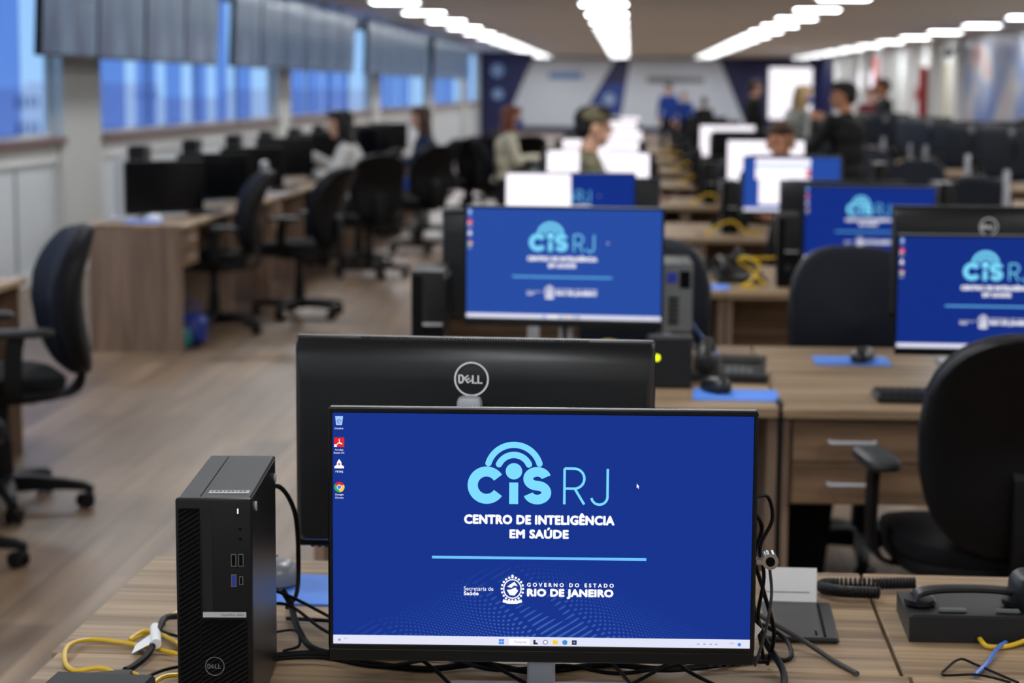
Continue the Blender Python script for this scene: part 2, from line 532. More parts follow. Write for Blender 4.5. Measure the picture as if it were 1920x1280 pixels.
for nm, c in (('cloth_white', (206, 206, 202)), ('cloth_dark', (15, 16, 20)), ('cloth_black', (9, 9, 10)), ('cloth_navy', (26, 36, 66)), ('cloth_blue', (30, 66, 150)), ('cloth_cream', (206, 200, 176)),
              ('cloth_grey', (128, 130, 132)), ('cloth_maroon', (110, 30, 44)), ('cap_olive', (104, 98, 74)), ('mask_blue', (50, 84, 170)),
              ('hair_dark', (24, 20, 18)), ('hair_brown', (66, 46, 34)), ('hair_red', (110, 62, 40)), ('hair_fair', (140, 116, 76)), ('hair_grey', (160, 158, 156)),
              ('skin', (214, 166, 140)), ('skin_tan', (176, 122, 92)), ('eye', (30, 24, 22)), ('shoe', (24, 24, 26))):
    X[nm] = mat(nm, c, 0.75 if 'cloth' in nm or 'cap' in nm else 0.55, spec=0.3)
X['camo'] = mural_mat('camouflage_cloth', [(64, 62, 44), (116, 108, 80), (92, 92, 62), (60, 50, 38)], (11, 11, 9))
X['camo_grey'] = mural_mat('grey_camouflage_cloth', [(70, 72, 70), (140, 140, 128), (104, 108, 104), (64, 66, 70)], (11, 11, 9))

_cache = {}
def part(key, name, fn, parent, loc=(0, 0, 0), rot=(0, 0, 0), autos=35):
    """a part mesh; built once for a key, later things of the kind share its mesh data"""
    if key not in _cache:
        g = G(); fn(g)
        o = g.build(name, parent, loc, rot, autos)
        _cache[key] = o.data
        return o
    return link(name, _cache[key], parent, loc, rot)

# ---------------------------------------------------------------- monitors
def PX(x): return (x - 1022.5) / 1508.5
def PZ(y, x=1022.5): return (987 + 0.0118 * (x - 1022.5) - y) / 1474.0
SW, SH = 0.527, 0.2965

def g_shell(g):
    # thin slab with a thicker, soft-edged middle
    w, h = 0.269, 0.1555
    g.box((0, 0.0075, 0), (2 * w, 0.011, 2 * h), 'shell', 0.003, seg=2)
    rows = []
    for y, k, kt in ((0.012, 1.0, 1.0), (0.016, 0.998, 0.99), (0.023, 0.992, 0.955), (0.031, 0.985, 0.89), (0.037, 0.975, 0.80), (0.042, 0.955, 0.62)):
        rows.append([(x * w * k, y, z * h * (k if z < 0 else kt)) for x, z in
                     [(-.97, -1), (.97, -1), (1, -.95), (1, .97), (.985, 1), (-.985, 1), (-1, .97), (-1, -.95)]])
    g.grid(rows, 'shell', True, True, False)
    # ventilation slots along the top edge
    for i in range(90):
        g.box((-0.17 + i * 0.0038, 0.015, h - 0.0012), (0.0019, 0.004, 0.003), 'hole')
    g.box((0, 0.0465, 0.0), (0.07, 0.012, 0.09), 'shell', 0.003)
def g_badge(g): maker_logo(g, 0.0245, 'logo')
def g_bezel(g):
    # frame round the glass: slim at top and sides, deeper below; a lighter outer rim
    w, h = 0.269, 0.1555
    for c, s in (((0, 0.0, 0.1513), (2 * w, 0.006, 0.0055)), ((0, 0, -0.1505), (2 * w, 0.006, 0.0068)),
                 ((-0.2664, 0, 0), (0.0052, 0.006, 2 * h - 0.012)), ((0.2664, 0, 0), (0.0052, 0.006, 2 * h - 0.012))):
        g.box(c, s, 'bezel', 0.0012)
    g.box((0, 0.001, -0.1605), (2 * w, 0.009, 0.0155), 'bezel', 0.0015)
    g.box((0, 0.0055, 0.1555), (2 * w - 0.006, 0.004, 0.0016), 'rim')
    g.box((-0.2694, 0.004, 0), (0.0008, 0.003, 2 * h - 0.01), 'bezel'); g.box((0.2694, 0.004, 0), (0.0008, 0.003, 2 * h - 0.01), 'bezel')
    for i in range(4): g.box((0.215 + i * 0.011, 0.0, -0.1692), (0.005, 0.005, 0.003), 'black2')
def g_screen(m):
    def f(g): g.poly([(-SW / 2, 0, -SH / 2), (SW / 2, 0, -SH / 2), (SW / 2, 0, SH / 2), (-SW / 2, 0, SH / 2)], m)
    return f
def g_neck(g):
    g.box((0, 0, 0.171), (0.0365, 0.028, 0.341), 'silver', 0.008, seg=2)
    g.box((0, -0.016, 0.16), (0.012, 0.003, 0.1), 'black2')
    g.box((0, -0.015, 0.26), (0.03, 0.006, 0.04), 'black2')
def g_base(g):
    g.box((0, 0, 0.006), (0.245, 0.165, 0.012), 'silver', 0.005, seg=2)
    g.box((0, 0.0, 0.014), (0.06, 0.05, 0.006), 'silver', 0.002)

def g_cis(g):
    """the clinic logo: C i S under two radio arcs, then R J in thin strokes, with the line below"""
    s = 1 / 1508.5
    ox, oz = PX(968.7), PZ(873.8, 968.7)
    y = 0
    # C
    cx, cz = PX(917), PZ(899.8, 917)
    ribbon(g, arc(cx, cz, 26.2 * s, 26.2 * s, 34, 326, 40), 19.2 * s, 'cyan')
    # i
    disc(g, ox, oz, 15.6 * s, 'cyan')
    rect(g, PX(960), PX(977), PZ(935.2, 968), PZ(895, 968), 'cyan')
    # S
    sx = PX(1013); r1 = 13.3 * s; rx = 17.2 * s
    path = arc(sx, cz + r1, rx, r1, 14, 255, 26) + arc(sx, cz - r1, rx, r1, 75, -166, 26)
    ribbon(g, path, 18.4 * s, 'cyan')
    # radio arcs with round ends
    for rad, w, a in ((31.2, 12.2, 25), (50.5, 11.8, 17)):
        ribbon(g, arc(ox, oz, rad * s, rad * s, a, 180 - a, 36), w * s, 'cyan')
        for t in (a, 180 - a):
            disc(g, ox + rad * s * math.cos(math.radians(t)), oz + rad * s * math.sin(math.radians(t)), w * s / 2, 'cyan', 0.0, 16)
    # R J
    x0, x1, zb, zt = PX(1064.5), PX(1102), PZ(936, 1080), PZ(869, 1080)
    w = 4.7 * s; zm = zb + (zt - zb) * 0.44
    ribbon(g, [(x0, zb), (x0, zt)], w, 'cyan')
    rr = (zt - zm) / 2
    ribbon(g, [(x0, zt), (x1 - rr, zt)] + arc(x1 - rr, zm + rr, rr, rr, 84, -84, 14) + [(x1 - rr, zm), (x0, zm)], w, 'cyan')
    ribbon(g, [(x0 + (x1 - x0) * .52, zm), (x1, zb)], w, 'cyan')
    jx0, jx1 = PX(1115.5), PX(1146); jr = (jx1 - jx0) / 2
    ribbon(g, [(jx1, zt), (jx1, zb + jr)] + arc(jx1 - jr, zb + jr, jr, jr, -6, -170, 16), w, 'cyan')
    rect(g, PX(814), PX(1221), PZ(1040, 1022), PZ(1035, 1022), 'cyan2')
def g_caption(g):
    lettering(g, 'CENTRO DE INTELIG\u00caNCIA', PX(874.6), PX(1160), PZ(974.2), PZ(956.2), 'white_e', 0, 0.07)
    lettering(g, 'EM SA\u00daDE', PX(961), PX(1073.5), PZ(1000.5), PZ(983.5), 'white_e', 0, 0.07)
def g_govmark(g):
    lettering(g, 'Secretaria de', PX(874.6), PX(931), PZ(1100), PZ(1092.5), 'white_e', 0, 0.0)
    lettering(g, 'Sa\u00fade', PX(874.6), PX(903), PZ(1109), PZ(1101.5), 'white_e', 0, 0.05)
    lettering(g, 'G O V E R N O   D O   E S T A D O', PX(995), PX(1160), PZ(1091.5), PZ(1084), 'white_e', 0, 0.05)
    lettering(g, 'RIO DE JANEIRO', PX(995), PX(1159.6), PZ(1110), PZ(1095), 'white_e', 0, 0.08)
    # crest: beaded oval wreath round a shield, ribbon below
    s = 1 / 1508.5; cx, cz = PX(967.3), PZ(1096)
    ribbon(g, arc(cx, cz, 16.5 * s, 18 * s, 0, 360, 40)[:-1], 2.2 * s, 'white_e', 0, True)
    for k in range(20):
        a = 2 * PI * k / 20 + PI / 2
        disc(g, cx + 20.3 * s * math.cos(a), cz + 22.5 * s * math.sin(a), 2.3 * s, 'white_e', 0, 10)
    disc(g, cx, cz + 25 * s, 2.6 * s, 'white_e', 0, 10)
    g.poly([(cx - 11 * s, 0, cz - 2 * s), (cx - 5 * s, 0, cz - 12 * s), (cx + 4 * s, 0, cz - 13 * s), (cx + 11 * s, 0, cz - 4 * s), (cx + 6 * s, 0, cz + 3 * s), (cx - 3 * s, 0, cz - 1 * s)], 'white_e')
    g.poly([(cx - 10 * s, 0, cz + 4 * s), (cx - 2 * s, 0, cz + 2 * s), (cx + 3 * s, 0, cz + 7 * s), (cx + 10 * s, 0, cz + 5 * s), (cx + 4 * s, 0, cz + 14 * s), (cx - 4 * s, 0, cz + 9 * s)], 'white_e')
    ribbon(g, [(cx - 18 * s, cz - 23 * s), (cx - 8 * s, cz - 26 * s), (cx + 8 * s, cz - 26 * s), (cx + 18 * s, cz - 23 * s)], 6 * s, 'white_e')
def g_taskbar(g):
    s = 1 / 1508.5
    rect(g, -SW / 2, SW / 2, -SH / 2, PZ(1187), 'bar')
    z = PZ(1196.5); y = -0.0003
    def sq(px, w, m, h=None): rect(g, PX(px) - w * s / 2, PX(px) + w * s / 2, z - (h or w) * s / 2, z + (h or w) * s / 2, m, y)
    for dx in (-2.6, 2.6):
        for dz in (-2.6, 2.6):
            rect(g, PX(947) + (dx - 2.3) * s, PX(947) + (dx + 2.3) * s, z + (dz - 2.3) * s, z + (dz + 2.3) * s, 'g_blu', y)
    rect(g, PX(962), PX(1001), z - 6 * s, z + 6 * s, 'white_e', y)
    lettering(g, 'Pesquisar', PX(972), PX(996), z - 2.2 * s, z + 2.6 * s, 'g_gry', 2 * y)
    rect(g, PX(1008), PX(1016), z - 4.5 * s, z - 1 * s, 'g_blk', y); rect(g, PX(1008), PX(1012), z - 4.5 * s, z + 4.5 * s, 'g_blk', y)
    disc(g, PX(1031), z, 5 * s, 'g_gry', y, 16); disc(g, PX(1031), z, 2.8 * s, 'white_e', 2 * y, 12)
    rect(g, PX(1045), PX(1055), z - 4 * s, z + 3 * s, 'g_yel', y); rect(g, PX(1045), PX(1050), z + 3 * s, z + 4.5 * s, 'g_yel', y)
    disc(g, PX(1068), z, 5 * s, 'g_blu', y, 16); disc(g, PX(1070), z - 1 * s, 2.2 * s, 'g_grn', 2 * y, 12)
    sq(1086, 9, 'g_blk'); sq(1086, 3, 'g_lblu', 3)
    for px in (1322, 1334, 1346, 1356): sq(px, 5, 'g_gry', 2)
    lettering(g, '10:35', PX(1381), PX(1390), z + 1 * s, z + 4 * s, 'g_gry', y)
    disc(g, PX(1400), z, 3.4 * s, 'g_blu', y, 14)
    disc(g, PX(637), z, 2.5 * s, 'g_gry', y, 10)
    lettering(g, '23 C', PX(646), PX(654), z + 1 * s, z + 4 * s, 'g_gry', y)
def icon_fn(kind):
    s = 1 / 1508.5
    def f(g):
        def cap(t, n=0, w=8): lettering(g, t, -w * s, w * s, (-16 - 6 * n) * s, (-12.5 - 6 * n) * s, 'white_e', 0)
        if kind == 'bin':
            g.poly([(-5.5 * s, 0, -8 * s), (5.5 * s, 0, -8 * s), (7.5 * s, 0, 9 * s), (-7.5 * s, 0, 9 * s)], 'g_lblu')
            ribbon(g, arc(0, -1 * s, 3 * s, 3 * s, 0, 300, 14), 2 * s, 'g_blu', -0.0002)
            cap('Lixeira')
        elif kind == 'reader':
            rect(g, -9.5 * s, 9.5 * s, -9 * s, 9 * s, 'g_red')
            ribbon(g, [(0, 6 * s), (1 * s, 0), (6 * s, -3 * s), (-1 * s, -1 * s), (-6 * s, -6 * s)], 1.6 * s, 'white_e', -0.0002)
            rect(g, -9.5 * s, -4.5 * s, -9 * s, -4 * s, 'white_e', -0.0003)
            cap('Acrobat'); cap('Reader DC', 1, 10)
        elif kind == 'crest':
            g.poly([(-9 * s, 0, -8 * s), (9 * s, 0, -8 * s), (9 * s, 0, -4 * s), (5 * s, 0, -2 * s), (4 * s, 0, 4 * s), (0, 0, 10 * s), (-4 * s, 0, 4 * s), (-5 * s, 0, -2 * s), (-9 * s, 0, -4 * s)], 'white_e')
            disc(g, 0, 0, 2.5 * s, 'g_org', -0.0002, 12)
            cap('FESRJ', 0, 7)
        else:
            for a, m in ((30, 'g_red'), (150, 'g_grn'), (270, 'g_yel')):
                g.poly([(0, 0, 0)] + [(10 * s * math.cos(math.radians(a + t * 12)), 0, 10 * s * math.sin(math.radians(a + t * 12))) for t in range(11)], m)
            disc(g, 0, 0, 4.8 * s, 'white_e', -0.0002, 16); disc(g, 0, 0, 3.7 * s, 'g_blu', -0.0003, 16)
            cap('Google'); cap('Chrome', 1)
    return f
def g_cursor(g):
    s = 1 / 1508.5
    g.poly([(0, 0, 5 * s), (0, 0, -4 * s), (1.7 * s, 0, -2 * s), (3.2 * s, 0, -5 * s), (4.2 * s, 0, -4.5 * s), (3 * s, 0, -1.5 * s), (5 * s, 0, -1.2 * s)], 'white_e')

def monitor(label, loc, rz=0.0, display='off', hz=0.29, tilt=0.0, group=None, cat='monitor'):
    """flat computer monitor on a silver stand; origin on the desk below the glass, screen towards local -y"""
    t = thing('computer_monitor', label, cat, loc, rz, group)
    part('m_base', 'stand_base', g_base, t, (0, 0.022, 0))
    part('m_neck', 'stand_neck', g_neck, t, (0, 0.0665, 0))
    R = (tilt, 0, 0)
    sh = part('m_shell', 'back_shell', g_shell, t, (0, 0, hz), R)
    part('m_badge', 'maker_badge', g_badge, sh, (0, 0.0426, 0.0985), (0, 0, PI))
    part('m_bezel', 'bezel', g_bezel, t, (0, 0, hz), R)
    scr = {'front': 'scr', 'mid': 'scr_b', 'dim': 'scr_d', 'mixed': 'scr_b', 'half': 'scr_d', 'white': 'white_far'}.get(display, 'scr_off')
    s = part('m_scr_' + scr, 'screen', g_screen(scr), t, (0, -0.0008, hz), R)
    if display in ('front', 'mid', 'dim', 'half'):
        e = -0.0004
        part('m_cis', 'wallpaper_logo', g_cis, s, (0, e, 0))
        part('m_caption', 'wallpaper_caption', g_caption, s, (0, e, 0))
        part('m_gov', 'government_mark', g_govmark, s, (0, e, 0))
        part('m_task', 'taskbar', g_taskbar, s, (0, e, 0))
        for k, py in (('bin', 779), ('reader', 819), ('crest', 860), ('browser', 903)):
            part('m_ic_' + k, 'desktop_icon', icon_fn(k), s, (PX(637.5), e, PZ(py, 637)))
        part('m_cur', 'pointer', g_cursor, s, (PX(1201), e, PZ(902, 1201)))
    if display == 'half':
        part('m_win1', 'open_window', lambda g: (rect(g, -SW / 2, 0.003, -SH / 2, SH / 2, 'white_far'), rect(g, -0.16, -0.1, 0.12, 0.126, 'g_lblu', -0.0003)), s, (0, -0.0012, 0))
    if display == 'mixed':
        def win(g):
            rect(g, -0.2, 0.1, 0.03, 0.14, 'white_far'); rect(g, -0.2, 0.1, 0.095, 0.112, 'g_lblu', -0.0003)
            rect(g, -0.18, -0.02, -0.11, 0.03, 'white_far', -0.0002); rect(g, 0.075, 0.1, 0.04, 0.085, 'g_org', -0.0004)
        part('m_win2', 'open_window', win, s, (0, -0.0006, 0))
        part('m_bar2', 'taskbar', lambda g: rect(g, -SW / 2, SW / 2, -SH / 2, -SH / 2 + 0.02, 'bar'), s, (0, -0.0005, 0))
    return t

# ---------------------------------------------------------------- office chair (front towards local +y)
def g_seat(g):
    def fn(v):
        v.z -= 0.018 * max(0, v.y / 0.24) ** 2 - 0.012 * (v.x / 0.24) ** 2
        return v
    g.pad((0, 0.02, 0.47), (0.245, 0.24, 0.042), 'fabric', 0.55, 0.55, thin='z', fn=fn)
    g.pad((0, 0.02, 0.435), (0.235, 0.23, 0.03), 'chairplastic', 0.5, 0.55, thin='z')
def back_fn(v):
    t = v.z / 0.27
    v.x *= 1.0 - 0.13 * max(0, t) ** 2 - 0.1 * max(0, -t) ** 2
    v.y += -0.05 * t * abs(t) * (1 if t > 0 else 0.2) + 0.05 * (v.x / 0.23) ** 2 + 0.02 * math.cos(t * 2.4)
    return v
def g_back(g):
    g.pad((0, 0.0, 0), (0.228, 0.05, 0.268), 'fabric_blue', 0.55, 0.62, 32, 14, fn=back_fn)
def g_backcover(g):
    def fn(v):
        v = back_fn(v); v.y -= 0.032; return v
    g.pad((0, 0.0, 0), (0.233, 0.036, 0.272), 'chairplastic', 0.5, 0.62, 32, 12, fn=fn)
def g_spine(g):
    p = spline([(0, 0.0, 0.41), (0, -0.16, 0.40), (0, -0.27, 0.43), (0, -0.295, 0.52), (0, -0.29, 0.68)], 5)
    rows = [[(a.x + dx, a.y + dy, a.z + dz) for dx, dy, dz in ((-.04, -.008, -.008), (.04, -.008, -.008), (.04, .008, .008), (-.04, .008, .008))] for a in p]
    g.grid(rows, 'chairplastic', True, True, False)
    g.box((0, 0.0, 0.405), (0.17, 0.24, 0.035), 'chairplastic', 0.01)
    g.cyl((0.08, 0.05, 0.4), (0.25, 0.07, 0.392), 0.006, 'chairplastic', seg=8)
def g_column(g):
    g.lathe([(0.028, 0.22), (0.028, 0.395)], 'black2', seg=14)
    g.lathe([(0.04, 0.085), (0.038, 0.16), (0.034, 0.25)], 'chairplastic', seg=16)
    g.lathe([(0.035, 0.055), (0.055, 0.065), (0.055, 0.115), (0.042, 0.125)], 'chairplastic', seg=16)
def g_star(g):
    rows = []
    for y, z, w, h in ((0.03, 0.09, 0.03, 0.03), (0.12, 0.094, 0.027, 0.026), (0.22, 0.09, 0.023, 0.02), (0.29, 0.082, 0.02, 0.016), (0.325, 0.07, 0.017, 0.012)):
        rows.append([(-w, y, z - h), (w, y, z - h), (w, y, z + h * .6), (w * .6, y, z + h), (-w * .6, y, z + h), (-w, y, z + h * .6)])
    g.grid(rows, 'chairplastic', True, True, False)
def g_caster(g):
    g.cyl((0, 0, 0.03), (0, 0, 0.01), 0.008, 'black2', seg=8)
    for s in (-1, 1):
        rows = []
        g.cyl((s * 0.008, -0.012, -0.022), (s * 0.026, -0.012, -0.022), 0.027, 'rubber', seg=16)
    g.box((0, -0.004, -0.004), (0.05, 0.046, 0.02), 'chairplastic', 0.008)
def g_arm(g):
    p = spline([(0.16, 0.0, 0.415), (0.25, 0.0, 0.42), (0.285, -0.005, 0.47), (0.288, 0.0, 0.6), (0.286, 0.01, 0.655)], 5)
    rows = [[(a.x + dx, a.y + dy, a.z) for dx, dy in ((-.009, -.03), (.009, -.03), (.009, .03), (-.009, .03))] for a in p]
    g.grid(rows, 'chairplastic', True, True, False)
def g_armpad(g):
    g.pad((0.286, 0.02, 0.672), (0.042, 0.125, 0.017), 'armpad', 0.6, 0.55, 20, 8, thin='z')

def chair(label, loc, rz, group=None, arms=True, recline=0.0, baserot=0.3):
    t = thing('office_chair', label, 'chair', (loc[0], loc[1], 0), rz, group)
    part('c_seat', 'seat', g_seat, t)
    b = part('c_back', 'backrest', g_back, t, (0, -0.245, 0.755), (0.12 + recline, 0, 0))
    part('c_cover', 'back_cover', g_backcover, b)
    part('c_spine', 'back_bracket', g_spine, t)
    part('c_column', 'gas_column', g_column, t)
    for k in range(5):
        a = baserot + k * 2 * PI / 5
        l = part('c_leg', 'base_leg', g_star, t, (0, 0, 0), (0, 0, a))
        part('c_caster', 'caster', g_caster, l, (0, 0.305, 0.0495), (0, 0, random.uniform(-.8, .8)))
    if arms:
        for s in (1, -1):
            if s == 1:
                a = part('c_arm', 'armrest', g_arm, t); part('c_pad', 'arm_pad', g_armpad, a)
            else:
                a = part('c_arm', 'armrest', g_arm, t, (0, 0, 0), (0, 0, PI)); part('c_pad', 'arm_pad', g_armpad, a)
    return t

# ---------------------------------------------------------------- desk (user side towards local -y), 0.74 m high
def g_desktop(w, d):
    def f(g): g.box((0, 0, 0.7275), (w, d, 0.025), 'wood_x', 0.002)
    return f
def g_sidepanel(d):
    def f(g): g.box((0, 0, 0.357), (0.025, d - 0.06, 0.715), 'wood_z', 0.001)
    return f
def g_modesty(w):
    def f(g): g.box((0, 0, 0.555), (w - 0.052, 0.018, 0.31), 'wood_x')
    return f
def g_pedestal(w):
    def f(g):
        for s in (-1, 1): g.box((s * (w / 2 - 0.008), 0, 0), (0.016, 0.42, 0.225), 'wood_z')
        g.box((0, 0, 0.104), (w - 0.032, 0.42, 0.016), 'wood_x'); g.box((0, 0, -0.104), (w - 0.032, 0.42, 0.016), 'wood_x')
        g.box((0, 0.2, 0), (w - 0.032, 0.016, 0.19), 'wood_x')
    return f
def g_drawer(w):
    def f(g):
        g.box((0, -0.01, 0), (w - 0.006, 0.018, 0.102), 'drawer', 0.0015)
        g.box((0, 0.18, -0.01), (w - 0.05, 0.36, 0.06), 'wood_x')
    return f
def g_handle(g):
    g.tube(spline([(-0.058, 0, 0), (-0.05, -0.02, 0), (0, -0.026, 0.001), (0.05, -0.02, 0), (0.058, 0, 0)], 5), 0.005, 'silver', 8)
def desk(label, loc, rz=0.0, w=1.182, d=0.596, drawers=0, group=None, drawer_w=0.42):
    t = thing('oak_desk', label, 'desk', (loc[0], loc[1], 0), rz, group)
    k = '%.3f_%.3f' % (w, d)
    part('d_top' + k, 'desktop', g_desktop(w, d), t)
    for s in (-1, 1): part('d_side' + k, 'side_panel', g_sidepanel(d), t, (s * (w / 2 - 0.0135), 0, 0))
    part('d_mod' + k, 'modesty_panel', g_modesty(w), t, (0, d / 2 - 0.06, 0))
    if drawers:
        kw = '%.3f' % drawer_w
        dx = drawers * (w / 2 - 0.03 - drawer_w / 2)
        p = part('d_ped' + kw, 'pedestal', g_pedestal(drawer_w), t, (dx, -0.05, 0.602))
        for i in range(2):
            dr = part('d_drw' + kw, 'drawer', g_drawer(drawer_w), t, (dx, -0.265, 0.655 - i * 0.107))
            part('d_hnd', 'drawer_handle', g_handle, dr, (-0.06, -0.02, 0.0))
    return t

# ---------------------------------------------------------------- small form factor computer, front towards local -y
TW, TH, TD = 0.0926, 0.29, 0.2925
def g_case(g):
    g.box((0, 0.008 + (TD - 0.008) / 2, TH / 2), (TW - 0.004, TD - 0.008, TH - 0.003), 'case', 0.002)
    x = TW / 2 - 0.0018
    g.box((x, 0.15, TH / 2), (0.0016, TD - 0.03, TH - 0.008), 'case_side')
    g.box((-x, 0.15, TH / 2), (0.0016, TD - 0.03, TH - 0.008), 'case_side')
    g.box((-0.018, 0.15, TH - 0.0014), (0.0012, TD - 0.03, 0.0006), 'hole')
    for z in (0.27, 0.262): g.cyl((x, 0.05 if z > .265 else 0.27, z), (x + 0.003, 0.05 if z > .265 else 0.27, z), 0.006, 'silver', seg=12)
def g_rear(g):
    g.box((0, TD + 0.0006, TH / 2), (TW - 0.008, 0.002, TH - 0.01), 'phone_top')
    for i in range(6): g.box((0.012, TD + 0.002, 0.19 - i * 0.014), (0.03, 0.003, 0.008), 'hole')
    g.box((-0.02, TD + 0.002, 0.245), (0.03, 0.004, 0.05), 'hole'); g.box((0.018, TD + 0.002, 0.25), (0.03, 0.003, 0.03), 'usb')
    for i in range(4): g.box((-0.012, TD + 0.002, 0.04 + i * 0.017), (0.06, 0.003, 0.008), 'case')
def g_front(g):
    g.box((0, 0.004, TH / 2), (TW, 0.012, TH), 'front', 0.003, seg=2)
    # two hatched air inlets: a strip down the left side and the lower third, drawn by slanted ribs
    def hatch(x0, x1, z0, z1):
        g.box(((x0 + x1) / 2, -0.0022, (z0 + z1) / 2), (x1 - x0, 0.001, z1 - z0), 'hole')
        step = 0.0062; dz = (x1 - x0) * 0.62
        z = z0 - dz
        while z < z1:
            a, b = (x0, z), (x1, z + dz)
            if a[1] < z0: a = (x0 + (z0 - z) / 0.62, z0)
            if b[1] > z1: b = (x0 + (z1 - z) / 0.62, z1)
            if b[0] - a[0] > 0.002:
                w = 0.0022
                g.poly([(a[0], -0.0027, a[1]), (b[0], -0.0027, b[1]), (b[0], -0.0027, min(z1, b[1] + w)), (a[0], -0.0027, a[1] + w)], 'front', (0, -0.0012, 0))
            z += step
    hatch(-0.0425, -0.0165, 0.012, 0.278)
    hatch(-0.0165, 0.0405, 0.012, 0.138)
    g.box((-0.0075, -0.0022, 0.21), (0.012, 0.0008, 0.136), 'black2')
def g_tower_strip(g):
    g.box((0.013, -0.0046, 0.1455), (0.053, 0.0012, 0.0066), 'label')
    lettering(g, 'OptiPlex 5000', 0.009, 0.037, 0.1441, 0.1468, 'ink', -0.0054)
def g_tower_badge(g): maker_logo(g, 0.0115, 'logo2')
def g_tower_btn(g):
    g.lathe([(0.0042, 0), (0.0042, 0.0012)], 'black2', seg=16)
    g.box((0, 0, 0.0014), (0.0012, 0.006, 0.0006), 'led_w')
def g_port(g):
    g.box((0, -0.0006, 0), (0.0064, 0.0012, 0.0155), 'phone_top'); g.box((0, -0.001, 0), (0.0045, 0.001, 0.0135), 'hole')
def g_port_blue(g):
    g.box((0, -0.0006, 0), (0.0064, 0.0012, 0.0155), 'phone_top'); g.box((0, -0.001, 0), (0.0045, 0.001, 0.0135), 'usb')
def g_port_small(g):
    g.box((0, -0.0006, 0), (0.0048, 0.0012, 0.0105), 'phone_top'); g.box((0, -0.001, 0), (0.003, 0.001, 0.0085), 'hole')
def g_jack(g): g.cyl((0, 0, 0), (0, -0.0006, 0), 0.0018, 'hole', seg=10)
def g_toplabel(g):
    g.box((0, 0, 0), (0.05, 0.017, 0.0004), 'label')
    for i in range(9): g.box((-0.021 + i * 0.005, 0.002, 0.0003), (0.0035 if i % 3 else 0.002, 0.007, 0.0002), 'ink')
def computer(label, loc, rz=0.0, full=False, group=None):
    t = thing('desktop_computer', label, 'computer', loc, rz, group)
    part('t_case', 'case', g_case, t)
    f = part('t_front', 'front_panel', g_front, t)
    part('t_rear', 'rear_panel', g_rear, t)
    part('t_strip', 'name_strip', g_tower_strip, f)
    part('t_badge', 'maker_badge', g_tower_badge, f, (0.0, -0.0042, 0.08))
    if full:
        part('t_btn', 'power_button', g_tower_btn, f, (0.0305, -0.0022, 0.275), (PI / 2, 0, 0))
        for k, (x, z, h) in enumerate(((0.0245, 0.2135, 0), (0.0335, 0.2135, 0), (0.0245, 0.188, 1), (0.0335, 0.188, 2))):
            part('t_port%d' % h, 'usb_port', (g_port, g_port_blue, g_port_small)[h], f, (x, -0.0022, z))
        for z in (0.252, 0.24): part('t_jack', 'audio_jack', g_jack, f, (0.033, -0.0022, z))
        lb = part('t_label', 'service_label', g_toplabel, t, (0.014, 0.045, TH - 0.001))
        lb['label'] = 'silver service sticker on top of the case'
    return t

# ---------------------------------------------------------------- small desk things
def g_mousepad(g):
    r, w, d = 0.015, 0.11, 0.09
    pts = []
    for cx, cy, a in ((w - r, d - r, 0), (-w + r, d - r, 90), (-w + r, -d + r, 180), (w - r, -d + r, 270)):
        pts += [(cx + r * math.cos(math.radians(a + i * 22.5)), cy + r * math.sin(math.radians(a + i * 22.5)), 0.0) for i in range(5)]
    g.poly(pts, 'pad', (0, 0, 0.003))
def mousepad(label, x, y, z=0.7405, rz=0.0, group=None):
    o = part('mousepad', 'mouse_pad', g_mousepad, None, (x, y, z), (0, 0, rz))
    return tag(o, label, 'mouse pad', group)
def g_mouse(m):
    def fn(v):
        v.z = max(v.z, -0.012) * (1.0 - 0.25 * (v.y / 0.056)) if v.z > 0 else max(v.z, -0.012)
        return v
    def f(g): g.pad((0, 0, 0.013), (0.031, 0.056, 0.026), m, 0.8, 0.8, 24, 12, thin='z', fn=fn)
    return f
def g_wheel(g): g.cyl((-0.004, 0.03, 0.029), (0.004, 0.03, 0.029), 0.008, 'black2', seg=14)
def mouse(label, x, y, z, rz=0.0, m='mouse', group=None):
    t = thing('computer_mouse', label, 'mouse', (x, y, z), rz, group)
    part('mouse_' + m, 'body', g_mouse(m), t); part('mouse_wheel', 'scroll_wheel', g_wheel, t)
    return t
def g_kbody(g): g.box((0, 0, 0.009), (0.44, 0.145, 0.018), 'black2', 0.005)
def g_kkeys(g):
    for r in range(6):
        for c in range(21):
            if r == 0 and 5 <= c <= 9: continue
            g.box((-0.205 + c * 0.0205, -0.055 + r * 0.0205, 0.021), (0.0165, 0.0165, 0.007), 'key')
    g.box((-0.0615, -0.055, 0.021), (0.1, 0.0165, 0.007), 'key')
def keyboard(label, x, y, rz=0.0, group=None):
    t = thing('computer_keyboard', label, 'keyboard', (x, y, 0.7405), rz, group)
    part('kb_body', 'body', g_kbody, t)
    k = part('kb_keys', 'keys', g_kkeys, t); k['kind'] = 'stuff'
    return t
def g_phone_base(g):
    # wedge: low at the front (-y), higher at the back
    w, d = 0.1, 0.1
    a = [(-w, -d, 0), (w, -d, 0), (w, d, 0), (-w, d, 0)]
    b = [(-w, -d, 0.02), (w, -d, 0.02), (w, d, 0.05), (-w, d, 0.05)]
    g.grid([a, b], 'phone', True, True, False)
def g_phone_lcd(g): g.box((0, 0, 0), (0.105, 0.055, 0.006), 'lcd', 0.002)
def g_phone_keys(g):
    for r in range(5):
        for c in range(4 if r < 4 else 3): g.box((c * 0.019, r * 0.014, 0), (0.014, 0.009, 0.005), 'phone_top')
